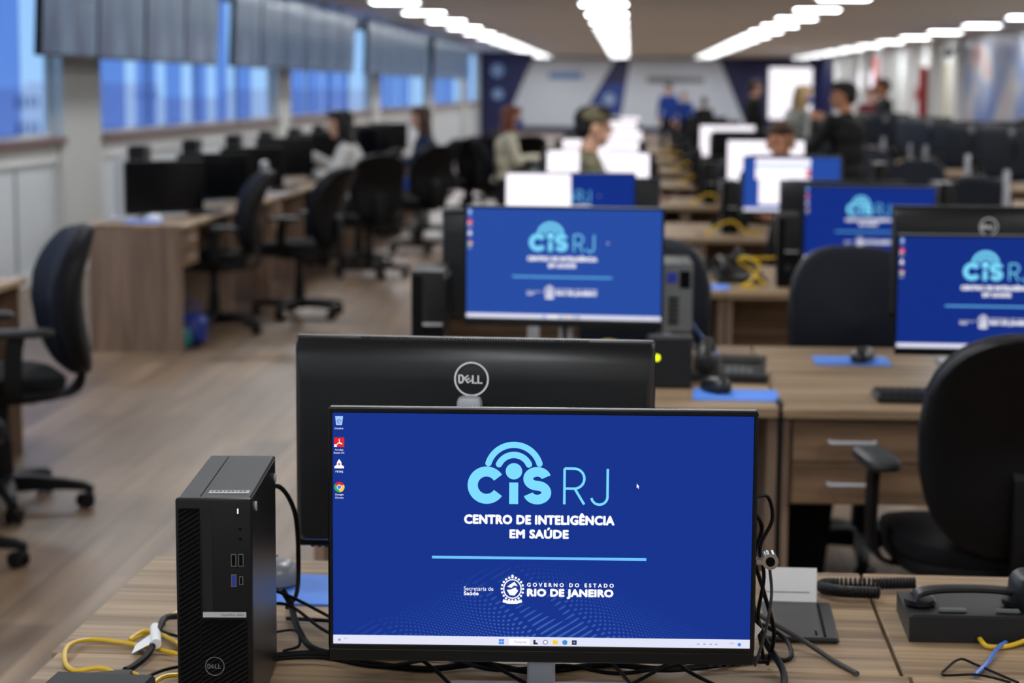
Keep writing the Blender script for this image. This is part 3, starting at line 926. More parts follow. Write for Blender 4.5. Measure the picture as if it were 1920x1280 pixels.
def g_handset(g):
    p = spline([(0, -0.095, 0.0), (0, -0.085, 0.018), (0, -0.04, 0.028), (0, 0.04, 0.028), (0, 0.085, 0.018), (0, 0.095, 0.0)], 5)
    rows = []
    for i, a in enumerate(p):
        e = abs(i / (len(p) - 1) - 0.5) * 2
        w = 0.017 + 0.009 * e ** 3; h = 0.009 + 0.006 * e ** 2
        rows.append([(a.x + w * math.cos(2 * PI * k / 10), a.y, a.z + h * math.sin(2 * PI * k / 10)) for k in range(10)])
    g.grid(rows, 'phone', True, True)
    for s in (-1, 1): g.lathe([(0.02, 0.0), (0.026, 0.006), (0.026, 0.018)], 'phone', (0, s * 0.085, -0.014), 16)
def phone(label, loc, rz=0.0, group=None):
    t = thing('desk_phone', label, 'phone', loc, rz, group)
    b = part('ph_base', 'body', g_phone_base, t)
    part('ph_lcd', 'display', g_phone_lcd, t, (0.03, 0.055, 0.047), (0.15, 0, 0))
    k = part('ph_keys', 'keypad', g_phone_keys, t, (-0.002, -0.08, 0.025), (0.15, 0, 0)); k['kind'] = 'stuff'
    part('ph_set', 'handset', g_handset, t, (-0.066, 0.0, 0.06), (0.15, 0, 0))
    return t
def cable(name, label, pts, r, m, n=8, seg=8):
    g = G(); g.tube(spline(pts, n), r, m, seg)
    return tag(g.build(name), label, 'cable')

# ================================================================ the room
CH = 2.63
XL, XR, YN, YF = -4.6, 6.6, -5.0, 70.0
def slab(name, c, s, m, rot=None, bev=0):
    g = G(); g.box(c, s, m, bev, rot); return struct(g.build(name))
slab('floor', ((XL + XR) / 2, (YN + YF) / 2, -0.05), (XR - XL + 0.6, YF - YN + 0.6, 0.1), 'floor')
slab('ceiling', ((XL + XR) / 2, (YN + YF) / 2, CH + 0.05), (XR - XL + 0.6, YF - YN + 0.6, 0.1), 'ceil')
slab('wall_near', ((XL + XR) / 2, YN - 0.1, CH / 2), (XR - XL + 0.4, 0.2, CH), 'wall')
slab('wall_far', ((XL + XR) / 2, YF + 0.1, CH / 2), (XR - XL + 0.4, 0.2, CH), 'navy')
slab('wall_right', (XR + 0.1, (YN + 65) / 2, CH / 2), (0.2, 65 - YN, CH), 'wall')
slab('wall_right_end', (XR + 0.1, 67.5, CH / 2), (0.2, 5, CH), 'navy')
# left wall: breast wall, header and the pillars between the windows
SILL = 1.10
slab('wall_left', (XL - 0.1, (YN + YF) / 2, SILL / 2), (0.2, YF - YN, SILL), 'panelwall')
slab('wall_left_header', (XL - 0.1, (YN + YF) / 2, 2.59), (0.2, YF - YN, 0.08), 'wall')
bays = [(-3.2, 5.2), (6.2, 15.6), (16.75, 25.35), (26.3, 34.65), (35.8, 44.5), (45.6, 54.0), (55.0, 59.5)]
edges = [YN] + [v for b in bays for v in b] + [YF]
for i in range(0, len(edges), 2):
    a, b = edges[i], edges[i + 1]
    slab('pillar', (XL + 0.02, (a + b) / 2, CH / 2), (0.14, b - a, CH), 'pillar')
slab('trim_1', (XL + 0.015, (YN + YF) / 2, 1.0), (0.05, YF - YN - 0.02, 0.16), 'white_trim')
slab('baseboard_left', (XL + 0.012, (YN + YF) / 2, 0.05), (0.024, YF - YN - 0.02, 0.1), 'white_trim')
slab('baseboard_right', (XR - 0.012, (YN + YF) / 2, 0.05), (0.024, YF - YN - 0.02, 0.1), 'white_trim')
k = 2
for y in [8.9, 11.6, 14.6, 18.0, 20.4, 22.8, 27.8, 30.6, 33.2]:                 # joints of the wall panels under the sill
    slab('trim_%d' % k, (XL + 0.003, y, 0.5), (0.012, 0.03, 0.8), 'alu'); k += 1
wi = 1
for a, b in bays:
    w = bpy.data.objects.new('window_%d' % wi, None); COL.objects.link(w); w.location = (XL, (a + b) / 2, SILL); struct(w); wi += 1
    L = b - a; H = 2.55 - SILL
    g = G()
    for z in (0.03, H - 0.03): g.box((-0.035, 0, z), (0.06, L, 0.05), 'white_trim')
    n = max(2, round(L / 2.0))
    for i in range(n + 1): g.box((-0.035, -L / 2 + 0.02 + (L - 0.04) * i / n, H / 2), (0.03, 0.04, H), 'white_trim')
    g.build('window_frame', w)
    g = G(); g.poly([(-0.03, -L / 2 + 0.03, 0.03), (-0.03, L / 2 - 0.03, 0.03), (-0.03, L / 2 - 0.03, H - 0.03), (-0.03, -L / 2 + 0.03, H - 0.03)], 'glass'); g.build('pane', w)
    g = G(); g.box((0.0, 0, -0.005), (0.26, L, 0.05), 'sill', 0.006); g.build('window_sill', w)
# blue blinds with gaps of bare glass between them
blinds = [(9.0, 10.0), (10.25, 11.3), (11.6, 12.5), (13.0, 14.75),
          (16.8, 17.85), (18.25, 19.05), (19.4, 20.15), (20.6, 21.35), (21.8, 22.45), (22.9, 23.9),
          (26.4, 27.9), (28.0, 29.4), (29.5, 30.9), (31.0, 32.2),
          (35.9, 37.6), (37.8, 39.2), (39.4, 41.2), (45.7, 47.4), (47.6, 49.2), (49.4, 51.6), (55.1, 57.0)]
def g_blind(L):
    def f(g):
        rows = []
        for i in range(15):
            y = -L / 2 + L * i / 14
            rows.append([(0.006 * math.sin(i * 1.3), y, 0.02), (0.006 * math.sin(i * 1.3 + 0.4), y, 1.4)])
        g.grid(rows, 'blind')
    return f
for i, (a, b) in enumerate(blinds):
    t = thing('window_blind', 'translucent blue blind over a left-wall window, hanging between strips of bare glass', 'blind', (XL + 0.02, (a + b) / 2, SILL + 0.03), 0, 'blue blinds along the window wall')
    part('blind%.2f' % (b - a), 'blind_fabric', g_blind(b - a), t)
    def rail(g, L=b - a): g.box((0, 0, 1.405), (0.03, L, 0.03), 'alu', 0.004)
    part('blindrail%.2f' % (b - a), 'head_rail', rail, t)
# pale buildings outside
for i, (x, y, w, h, d) in enumerate([(-60, 150, 16, 3.4, 9), (-75, 225, 12, 4.2, 12), (-58, 262, 20, 3.0, 16), (-90, 330, 18, 5.0, 18), (-70, 420, 30, 4.0, 20), (-52, 98, 8, 2.8, 6)]):
    t = thing('building_outside', ['long pale building low outside the nearest blue window', 'pinkish tower block outside the windows', 'low wide building beyond the windows', 'tall white block farthest up the hillside outside', 'long low white block on the horizon outside', 'small pale house outside the near windows'][i], 'building', (x, y, -14))
    g = G(); g.box((0, 0, (h + 11) / 2), (w, d, h + 11), 'exterior'); g.build('building_body', t)
    g = G()
    for r in range(int((h + 11) // 3)):
        for c in range(int(d // 2.5)): g.box((w / 2, -d / 2 + 1.5 + c * 2.5, 1.6 + r * 3), (0.1, 1.2, 1.4), 'exterior_window')
    q = g.build('facade_windows', t); q['kind'] = 'stuff'

# far wall graphics
def flat(name, label, cat, pts, m, thick, group=None):
    g = G(); g.poly(pts, m, thick); return tag(g.build(name), label, cat, group)
yf = YF - 0.02
flat('wall_graphic', 'pale slanted parallelogram print on the far navy wall, with a blue caption bar', 'wall graphic', [(-3.35, yf, 2.58), (-0.5, yf, 2.58), (-1.9, yf, 0.2), (-4.55, yf, 0.2), (-4.45, yf, 0.7)][::-1], 'greyprint', (0, -0.02, 0))
flat('wall_graphic', 'pale wedge print on the far navy wall behind the people in blue', 'wall graphic', [(0.0, yf, 2.58), (3.1, yf, 2.58), (4.1, yf, 0.2), (-0.35, yf, 0.2)][::-1], 'greyprint', (0, -0.02, 0))
flat('wall_graphic', 'bright blue triangle print between the two pale shapes on the far wall', 'wall graphic', [(-0.9, yf, 1.7), (-0.14, yf, 1.7), (-0.4, yf, 0.2), (-1.8, yf, 0.2)][::-1], 'blueprint', (0, -0.016, 0))
flat('wall_graphic', 'blue caption bar on the pale far-wall parallelogram', 'wall graphic', [(-2.85, yf - 0.03, 1.86), (-1.68, yf - 0.03, 1.86), (-1.68, yf - 0.03, 2.1), (-2.85, yf - 0.03, 2.1)], 'skyprint', (0, -0.01, 0))
flat('wall_graphic', 'grey caption bar on the pale far-wall wedge', 'wall graphic', [(0.6, yf - 0.03, 1.75), (2.6, yf - 0.03, 1.75), (2.6, yf - 0.03, 1.95), (0.6, yf - 0.03, 1.95)], 'logo2', (0, -0.01, 0))
# navy partition with round emblems, standing out from the left wall
g = G(); g.poly([(-4.58, 60, 0), (-3.95, 60, 0), (-2.86, 60, CH - 0.01), (-4.58, 60, CH - 0.01)], 'navy', (0, 0.12, 0)); struct(g.build('wall_partition'))
def emblem(x, z, r, y, label):
    g = G(); disc(g, 0, 0, r, 'skyprint', 0, 28); ribbon(g, arc(0, 0, r * .7, r * .7, 0, 360, 28)[:-1], r * .14, 'greyprint', -0.004, True)
    g.poly([(-r * .35, -0.004, -r * .3), (r * .35, -0.004, -r * .3), (0, -0.004, r * .45)], 'greyprint')
    tag(g.build('wall_emblem', None, (x, y, z)), label, 'emblem')
emblem(-4.0, 2.06, 0.21, 59.98, 'upper round pale emblem on the navy partition')
emblem(-3.98, 1.35, 0.17, 59.98, 'lower round emblem on the navy partition')
emblem(-0.72, 1.16, 0.22, YF - 0.045, 'pale round emblem on the bright blue far-wall triangle')
# big lit screen in front of the far wall
t = thing('presentation_screen', 'large brightly lit white presentation screen by the far navy wall', 'screen', (4.8, 60, 0))
g = G(); g.box((0, 0.05, 1.42), (1.36, 0.08, 1.62), 'black', 0.02); g.build('housing', t)
g = G(); rect(g, -0.64, 0.64, 0.66, 2.18, 'white_far', 0.0); g.build('screen', t)
g = G(); g.box((0, 0.05, 0.3), (0.1, 0.08, 0.6), 'silver'); g.box((0, 0.05, 0.02), (0.8, 0.5, 0.04), 'silver', 0.01); g.build('stand', t)
# right wall: pilasters, red pipes, door, lit panels, big map print, security camera
for i, y in enumerate((36.4, 43.4, 46.5, 49.5, 52.6, 56.0, 60.0)): slab('pilaster', (XR - 0.06, y + 4.0 if i == 0 else y, CH / 2), (0.12, 0.5, CH), ('white_trim', 'pillar')[i % 2])
def pipe(y, z0, z1, label):
    t = thing('fire_pipe', label, 'pipe', (XR - 0.11, y, 0))
    g = G(); g.cyl((0, 0, z0), (0, 0, z1), 0.1, 'red', seg=14); g.build('riser', t)
    g = G(); g.cyl((-0.14, 0, 1.45), (-0.02, 0, 1.45), 0.09, 'red', seg=14); g.tube([(-0.15 + 0, 0.15 * math.cos(a * PI / 8), 1.45 + 0.15 * math.sin(a * PI / 8)) for a in range(16)], 0.014, 'red', 6, True); g.build('valve', t)
pipe(44.6, 0.0, 2.05, 'thick red fire pipe with a hand valve on the right wall')
pipe(52.8, 0.0, 2.4, 'red fire pipe deeper along the right wall, beside the lit panels')
for i, (y, z0, z1) in enumerate(((57.2, 1.55, 2.05), (54.6, 1.2, 2.05))):
    t = thing('light_panel', ('small', 'tall')[i] + ' glowing white panel on the right wall near the standing people', 'light panel', (XR - 0.03, y, 0))
    g = G(); g.box((0, 0, (z0 + z1) / 2), (0.04, 1.1, z1 - z0 + .06), 'white_trim'); g.build('frame', t)
    g = G(); g.box((-0.022, 0, (z0 + z1) / 2), (0.006, 1.0, z1 - z0), 'white_far'); g.build('diffuser', t)
d = bpy.data.objects.new('door_1', None); COL.objects.link(d); d.location = (XR - 0.02, 41.6, 0); struct(d)
g = G(); g.box((0, 0, 1.05), (0.05, 1.7, 2.1), 'cream', 0.004); g.build('door_leaf', d)
g = G()
for s in (-1, 1): g.box((-0.005, s * 0.9, 1.08), (0.07, 0.1, 2.16), 'white_trim')
g.box((-0.005, 0, 2.15), (0.07, 1.9, 0.1), 'white_trim'); g.build('door_frame', d)
g = G(); g.tube(spline([(-0.03, -.7, 1.02), (-0.07, -.7, 1.02), (-0.075, -.6, 1.02)], 4), 0.012, 'silver'); g.build('door_handle', d)
t = thing('wall_map', 'huge blue map print covering the right wall beside the cream door', 'wall map', (XR - 0.03, 35.6, 1.45))
g = G(); g.box((0, 0, 0), (0.04, 7.9, 1.96), 'mural'); g.build('print', t)
g = G()
for s in (-1, 1): g.box((-0.005, s * 3.97, 0), (0.05, 0.05, 2.0), 'alu'); g.box((-0.005, 0, s * 0.99), (0.05, 7.95, 0.05), 'alu')
g.build('frame', t)
t = thing('security_camera', 'dark security camera fixed high on the right wall above the door', 'camera', (6.32, 40.0, 2.28))
g = G(); g.tube([(0, 0, 0), (0.16, 0, 0.1), (0.08, 0, 0.1)], 0.03, 'black2'); g.build('bracket', t)
g = G(); g.cyl((-0.02, 0.16, 0.02), (-0.05, -0.2, -0.03), 0.085, 'black'); g.cyl((-0.05, -0.2, -0.03), (-0.053, -0.23, -0.034), 0.06, 'hole'); g.build('housing', t)

# ceiling light panels
def g_lampframe(g):
    for s in (-1, 1):
        g.box((s * 0.305, 0, 0.0), (0.02, 0.63, 0.035), 'lampframe'); g.box((0, s * 0.305, 0.0), (0.59, 0.02, 0.035), 'lampframe')
    g.box((0, 0, 0.014), (0.6, 0.6, 0.006), 'lampframe')
def g_lamp(g): g.poly([(-0.295, -0.295, -0.01), (-0.295, 0.295, -0.01), (0.295, 0.295, -0.01), (0.295, -0.295, -0.01)], 'lamp')
rows = [(-2.98, 25.2, 3.55, 69.6, 'row along the window wall'), (-0.35, 25.6, 3.5, 68.2, 'row over the first workstations'),
        (2.51, 27.2, 3.37, 68.2, 'row over the second workstation column'), (5.8, 29.6, 3.85, 68.3, 'row along the wall with the map print')]
for x, y0, st, ye, lab in rows:
    y = y0 - math.floor((y0 + 4) / st) * st
    while y < ye:
        t = thing('ceiling_light', 'square bright white ceiling light panel in the ' + lab, 'ceiling light', (x, y, CH - 0.018), 0, 'ceiling lights, ' + lab)
        part('lampframe', 'frame', g_lampframe, t); part('lamp', 'diffuser', g_lamp, t)
        y += st
# wall televisions hung in front of the windows
def g_tvbody(g): g.box((-0.03, 0, 0), (0.055, 1.42, 0.82), 'bezel', 0.01)
def g_tvscr(g): g.poly([(0, -0.695, -0.39), (0, 0.695, -0.39), (0, 0.695, 0.395), (0, -0.695, 0.395)], 'tv')
def g_tvmount(g):
    g.box((-0.09, 0, 0.0), (0.06, 0.3, 0.3), 'black2'); g.cyl((-0.11, 0, 0), (-0.11, 0, 0.48), 0.025, 'black2', seg=10); g.box((-0.11, 0, 0.483), (0.14, 0.14, 0.01), 'black2')
tvs = [(10.3, 2), (14.13, 4), (20.75, 6), (30.95, 6), (41.2, 6)]
names = ['first bank, nearest the camera', 'second bank over the first desk run', 'third bank', 'fourth bank', 'farthest bank by the navy partition']
for (y, n), lab in zip(tvs, names):
    for i in range(n):
        t = thing('wall_television', 'large grey-blue wall television high on the window side, ' + lab, 'television', (-4.0, y + i * 1.47 + random.uniform(-.01, .01), 2.14), 0, 'wall televisions, ' + lab)
        part('tvbody', 'housing', g_tvbody, t, (0, 0, 0), (0, 0.05, 0))
        part('tvscr', 'screen', g_tvscr, t, (0.0005, 0, 0), (0, 0.05, 0))
        part('tvmount', 'ceiling_mount', g_tvmount, t)

# ================================================================ workstations in rows across the middle of the room
XE = [-0.80, 0.386, 1.572, 2.758, 3.944]
PITCH, Y0 = 2.835, 2.07
ROWN = ['first', 'second', 'third', 'fourth', 'fifth', 'sixth', 'seventh', 'eighth', 'ninth']
COLN = ['beside the window aisle', 'second from the window aisle', 'third from the window aisle', 'fourth from the window aisle']
def rown(k): return ROWN[k] + ' row'
NROW = 9
for k in range(NROW):
    y0 = Y0 + PITCH * k
    d = 0.575 if k == 0 else 0.6
    rz = math.radians(-1.0) if k == 0 else 0.0
    for c in range(4):
        if XE[c] > 0.2 * (y0 + 2 * d) + 0.05: continue
        xc = (XE[c] + XE[c + 1]) / 2
        w = XE[c + 1] - XE[c] - 0.005
        dx = 0.0
        desk('oak desk, near half of the %s, %s' % (rown(k), COLN[c]), (xc, y0 + d / 2 - (xc + .2) * 0.0175 * (k == 0), 0), rz, w, d - 0.003, -1 if (k == 1 and c == 1) else 0)
        desk('oak desk, far half of the %s, %s' % (rown(k), COLN[c]), (xc, y0 + d * 1.5 - (xc + .2) * 0.0175 * (k == 0), 0), PI + rz, w, d - 0.003)

DZ = 0.7405
# --- first row
monitor('sharply focused front monitor, blue wallpaper with a large pale blue logo', (-0.103, 2.43, DZ), math.radians(2.0), 'front', 0.237, -0.02)
monitor('black monitor seen from behind right behind the sharp front screen', (-0.226, 2.915, DZ), PI - math.radians(2.1), 'off', 0.265, 0.0)
computer('slim black computer tower standing left of the sharp front monitor', (-0.502, 2.343, DZ), math.radians(4.0), True)
mousepad('blue mouse pad between the front computer tower and the front monitor', -0.455, 3.02, DZ, math.radians(-2))
mouse('grey mouse half hidden behind the front computer tower', -0.552, 3.06, DZ + 0.0035, 0.3, 'mouse_grey')
# flat cover, card and phone on the right
t = thing('document_cover', 'flat grey-black cover lying right of the sharp front monitor', 'folder', (0.262, 2.885, DZ), math.radians(-2))
g = G(); g.box((0, 0, 0.004), (0.105, 0.205, 0.008), 'leather', 0.003); g.build('cover', t)
g = G(); g.box((0.033, -0.004, 0.0085), (0.004, 0.18, 0.0015), 'hole'); g.build('groove', t)
g = G(); g.box((0.021, -0.075, 0.0084), (0.003, 0.02, 0.001), 'hole'); g.build('clasp', t)
t = thing('paper_card', 'white card propped upright behind the flat dark cover', 'card', (0.257, 3.0, DZ), math.radians(-1))
g = G(); g.grid([[(-0.042, 0, 0.001), (0.042, 0, 0.001)], [(-0.042, 0.012, 0.055), (0.042, 0.012, 0.055)]], 'paper', False, False, False)
g.grid([[(-0.042, 0.012, 0.055), (0.042, 0.012, 0.055)], [(-0.042, 0.05, 0.001), (0.042, 0.05, 0.001)]], 'paper', False, False, False); g.build('folded_sheet', t)
g = G(); g.box((-0.004, 0.0035, 0.018), (0.07, 0.0006, 0.0012), 'ink', rot=Matrix.Rotation(-0.2, 3, 'X')); g.build('printed_line', t)
# phone seen from behind
t = thing('desk_phone', 'black desk phone seen from behind at the right end of the first row', 'phone', (0.53, 2.885, DZ), 0)
g = G()
g.grid([[(-0.117, -0.083, 0), (0.117, -0.083, 0), (0.11, 0.09, 0), (-0.112, 0.09, 0)],
        [(-0.117, -0.08, 0.036), (0.117, -0.08, 0.036), (0.11, 0.09, 0.03), (-0.112, 0.09, 0.03)]], 'phone', True, True, False)
g.box((-0.0, -0.07, 0.036), (0.225, 0.012, 0.004), 'black2', 0.002); g.build('body', t)
g = G(); g.box((-0.078, 0.02, 0.0375), (0.025, 0.05, 0.006), 'phone_top', 0.002); g.build('speaker_grille', t)
g = G(); g.box((-0.05, -0.045, 0.038), (0.04, 0.012, 0.006), 'phone_top', 0.002); g.box((0.03, -0.045, 0.038), (0.035, 0.012, 0.006), 'phone_top', 0.002); g.build('cradle', t)
hs = part('ph_set', 'handset', g_handset, t, (-0.02, 0.0, 0.042), (0, 0, PI / 2 + 0.04)); hs.scale = (1, 0.85, 0.6)
g = G(); g.pad((0.083, 0.005, 0.052), (0.042, 0.048, 0.036), 'phone', 0.6, 0.6, 20, 10, thin='z'); g.build('earpiece', t)
# curled handset cord
pts = []
path = spline([(0.40, 3.035, 0.752), (0.345, 3.035, 0.753), (0.316, 3.055, 0.753), (0.325, 3.082, 0.753), (0.40, 3.09, 0.753), (0.462, 3.1, 0.753)], 16)
for i, p in enumerate(path):
    tt = (path[min(i + 1, len(path) - 1)] - path[max(i - 1, 0)]).normalized(); s = tt.cross(Vector((0, 0, 1)))
for i in range(len(path) * 7):
    f = i / 7; a = path[min(int(f), len(path) - 1)]; b = path[min(int(f) + 1, len(path) - 1)]
    p = a.lerp(b, f - int(f)); tt = (path[min(int(f) + 1, len(path) - 1)] - path[max(int(f) - 1, 0)]).normalized(); s = tt.cross(Vector((0, 0, 1)))
    ph = f * 4.5
    pts.append(p + (s * math.cos(ph) + Vector((0, 0, 1)) * math.sin(ph)) * 0.0075)
g = G(); g.tube(pts, 0.0026, 'rubber', 6); tag(g.build('handset_cable'), 'black curled handset cord looping beside the near phone', 'cable')
# cables on the first row
Z = DZ + 0.004
def flatz(pts, dz=0.0): return [(x, y, Z + dz + (0.004 if i % 3 == 1 else 0.0)) for i, (x, y) in enumerate(pts)]
cable('network_cable', 'yellow network cable in a wide loop left of the front tower', flatz([(-0.56, 2.60), (-0.617, 2.631), (-0.701, 2.69), (-0.759, 2.705), (-0.778, 2.658), (-0.764, 2.593), (-0.739, 2.555), (-0.706, 2.556), (-0.682, 2.545), (-0.66, 2.49), (-0.645, 2.52), (-0.66, 2.55)]), 0.0034, 'cable_yel')
cable('network_cable', 'yellow network cable running back behind the front tower', flatz([(-0.62, 2.45), (-0.61, 2.51), (-0.585, 2.53), (-0.575, 2.47), (-0.60, 2.44)], 0.003) , 0.0034, 'cable_yel')
cable('network_cable', 'yellow network cable bent to a point beside the front tower', flatz([(-0.59, 2.90), (-0.662, 2.837), (-0.68, 2.765), (-0.70, 2.70), (-0.69, 2.732), (-0.666, 2.735), (-0.63, 2.688), (-0.60, 2.63)], 0.002), 0.0033, 'cable_yel')
cable('power_cable', 'thick black power cord with a white tag left of the front tower', [(-0.60, 2.88, Z), (-0.645, 2.80, Z + .012), (-0.662, 2.758, Z + 0.02), (-0.658, 2.70, Z + .022), (-0.654, 2.622, Z + .008), (-0.662, 2.57, Z + .004), (-0.668, 2.545, Z + .005)], 0.0048, 'cable')
t = thing('cord_tag', 'white paper tag wrapped on the thick black cord by the yellow cables', 'tag', (-0.66, 2.675, DZ + 0.012), 0.2)
g = G(); g.cyl((0.001, 0.03, 0.012), (0.004, -0.035, 0.006), 0.0075, 'paper', seg=12); g.build('wrap', t)
g = G(); g.grid([[(-0.03, -0.03, -0.008), (-0.002, -0.03, 0.006)], [(-0.026, 0.01, -0.006), (0, 0.015, 0.01)]], 'paper'); g.build('flap', t)
t = thing('power_adapter', 'flat black power adapter box at the bottom left desk edge', 'adapter', (-0.68, 2.44, DZ), -0.05)
g = G(); g.box((0, 0, 0.012), (0.135, 0.09, 0.024), 'black', 0.004); g.build('box', t)
g = G(); g.grid([[(-0.045, 0.045, 0.003), (0.03, 0.045, 0.003), (0.03, 0.045, 0.02), (-0.045, 0.045, 0.02)], [(0.006, 0.1, 0.002), (0.018, 0.1, 0.002), (0.018, 0.1, 0.012), (0.006, 0.1, 0.012)]], 'black2', True, True, False); g.build('plug', t)
cable('black_cable', 'thin black cable looping under the yellow cable left of the tower', flatz([(-0.585, 2.60), (-0.62, 2.55), (-0.645, 2.50), (-0.655, 2.46)]), 0.0025, 'cable')
cable('black_cable', 'slim black cable curving behind the white tag', flatz([(-0.585, 2.72), (-0.63, 2.715), (-0.67, 2.76), (-0.675, 2.80)]), 0.0025, 'cable')
# behind and right of the tower
cable('black_cable', 'black cable arching up behind the front tower', [(-0.51, 2.66, .93), (-0.503, 2.70, .965), (-0.487, 2.73, .965), (-0.472, 2.76, .92), (-0.475, 2.80, .84), (-0.49, 2.87, .775), (-0.51, 2.9, Z)], 0.0035, 'cable')
cable('black_cable', 'thin black cable running from the tower across the blue mouse pad', [(-0.545, 2.70, .83), (-0.5, 2.78, .80), (-0.44, 2.80, .765), (-0.38, 2.76, Z)], 0.0024, 'cable')
cable('black_cable', 'second thin black cable slanting from the tower to the monitor foot', [(-0.54, 2.68, .80), (-0.49, 2.77, .785), (-0.43, 2.74, .757), (-0.36, 2.68, Z)], 0.0024, 'cable')
cable('power_cable', 'thick black cord dropping from behind the tower towards the monitor', [(-0.50, 2.80, .80), (-0.488, 2.806, .775), (-0.465, 2.74, .755), (-0.43, 2.68, Z), (-0.36, 2.66, Z), (-0.25, 2.70, Z)], 0.0048, 'cable')
cable('power_cable', 'thick black cord lying along the desk under the front monitor', flatz([(-0.5, 2.64), (-0.419, 2.648), (-0.341, 2.618), (-0.265, 2.60), (-0.192, 2.615), (-0.119, 2.60), (-0.02, 2.64), (0.06, 2.61), (0.15, 2.66), (0.21, 2.70)]), 0.0046, 'cable')
cable('black_cable', 'black cable wavering along the desk below the front screen', flatz([(-0.5, 2.60), (-0.42, 2.61), (-0.33, 2.585), (-0.25, 2.63), (-0.17, 2.57), (-0.08, 2.61), (0.0, 2.58), (0.1, 2.63), (0.2, 2.65)], 0.006), 0.003, 'cable')
cable('black_cable', 'black cable looping low between the tower and the monitor', flatz([(-0.5, 2.84), (-0.45, 2.82), (-0.36, 2.82), (-0.28, 2.83), (-0.2, 2.84)]), 0.003, 'cable')
cable('black_cable', 'thin black cable curled close behind the tower', [(-0.51, 2.76, Z), (-0.47, 2.74, Z + .01), (-0.458, 2.70, Z), (-0.475, 2.67, Z)], 0.002, 'cable')
for i, (x0, y0, x1, y1, lab) in enumerate(((-0.35, 2.60, -0.20, 2.46, 'left'), (-0.22, 2.62, -0.10, 2.50, 'beside the silver neck, left'), (-0.09, 2.62, 0.03, 2.47, 'beside the silver neck, right'), (0.03, 2.60, 0.18, 2.47, 'right'), (0.10, 2.64, -0.02, 2.49, 'crossing'))):
    mid = ((x0 + x1) / 2 + 0.02 * (-1) ** i, (y0 + y1) / 2, DZ + 0.03)
    cable('black_cable', 'black cable sagging below the front screen, ' + lab, [(x0, y0, Z + .04), (x0 * .8 + x1 * .2, y0 * .7 + y1 * .3, DZ + 0.055), mid, (x1, y1, Z)], 0.0026, 'cable')
cable('power_cable', 'grey cord with a free end right of the front monitor', [(0.17, 2.80, .80), (0.199, 2.80, .775), (0.253, 2.753, .755), (0.291, 2.69, Z), (0.319, 2.624, Z)], 0.0036, 'cable_grey')
cable('black_cable', 'black cable loop right of the front monitor corner', [(0.18, 2.74, .78), (0.205, 2.76, .77), (0.232, 2.745, .755), (0.236, 2.70, Z), (0.218, 2.685, Z), (0.2, 2.72, .76), (0.19, 2.75, .78)], 0.0034, 'cable')
cable('power_cable', 'thick black cord falling in a bend at the front monitor corner', [(0.175, 2.70, .83), (0.195, 2.66, .78), (0.215, 2.62, .755), (0.217, 2.58, Z), (0.205, 2.53, Z), (0.17, 2.5, Z)], 0.005, 'cable')
cable('black_cable', 'black cables bunched beside the right edge of the front monitor', [(0.172, 2.56, 1.0), (0.19, 2.58, .995), (0.196, 2.58, .965), (0.18, 2.57, .93), (0.186, 2.57, .89), (0.18, 2.58, .83), (0.19, 2.6, .77)], 0.0026, 'cable')
cable('black_cable', 'second strand hanging at the right edge of the front monitor', [(0.168, 2.58, .98), (0.184, 2.6, .95), (0.175, 2.6, .91), (0.189, 2.6, .86), (0.205, 2.62, .80), (0.2, 2.66, Z)], 0.003, 'cable')
t = thing('cable_lock', 'small chrome cable lock at the right edge of the front monitor', 'lock', (0.188, 2.5, 0.93), 0)
g = G(); g.cyl((0, -0.012, 0), (0, 0.012, 0), 0.0105, 'chrome', seg=18); g.cyl((0, -0.0125, 0), (0, -0.014, 0), 0.006, 'hole', seg=12); g.build('lock_body', t)
g = G(); g.box((-0.012, 0, -0.002), (0.014, 0.012, 0.009), 'chrome', 0.002); g.build('bolt', t)
g = G(); g.tube(spline([(0, 0.005, -0.008), (0.004, 0.01, -0.05), (-0.002, 0.02, -0.10), (-0.014, 0.03, -0.15)], 6), 0.002, 'cable_grey'); g.build('steel_cord', t)
t = thing('paper_tag', 'small white paper tag sticking out at the lower right corner of the front monitor', 'tag', (0.172, 2.47, 0.845), 0)
g = G(); g.poly([(-0.006, 0, 0.012), (0.006, 0.004, 0.0), (-0.006, 0, -0.016)], 'paper', (0, 0.0006, 0)); g.build('sheet', t)
cable('network_cable', 'yellow network cable in front of the near phone', flatz([(0.62, 2.84), (0.584, 2.80), (0.548, 2.775), (0.52, 2.772), (0.513, 2.795), (0.516, 2.80)]), 0.0036, 'cable_yel')
cable('network_cable', 'blue network cable below the near phone', flatz([(0.55, 2.795), (0.53, 2.75), (0.505, 2.69), (0.478, 2.63)]), 0.0034, 'cable_blue')
cable('black_cable', 'thin black cable in a pointed loop at the lower right', flatz([(0.52, 2.60), (0.48, 2.618), (0.436, 2.627), (0.445, 2.66), (0.468, 2.691), (0.488, 2.68), (0.53, 2.60)]), 0.0018, 'cable')

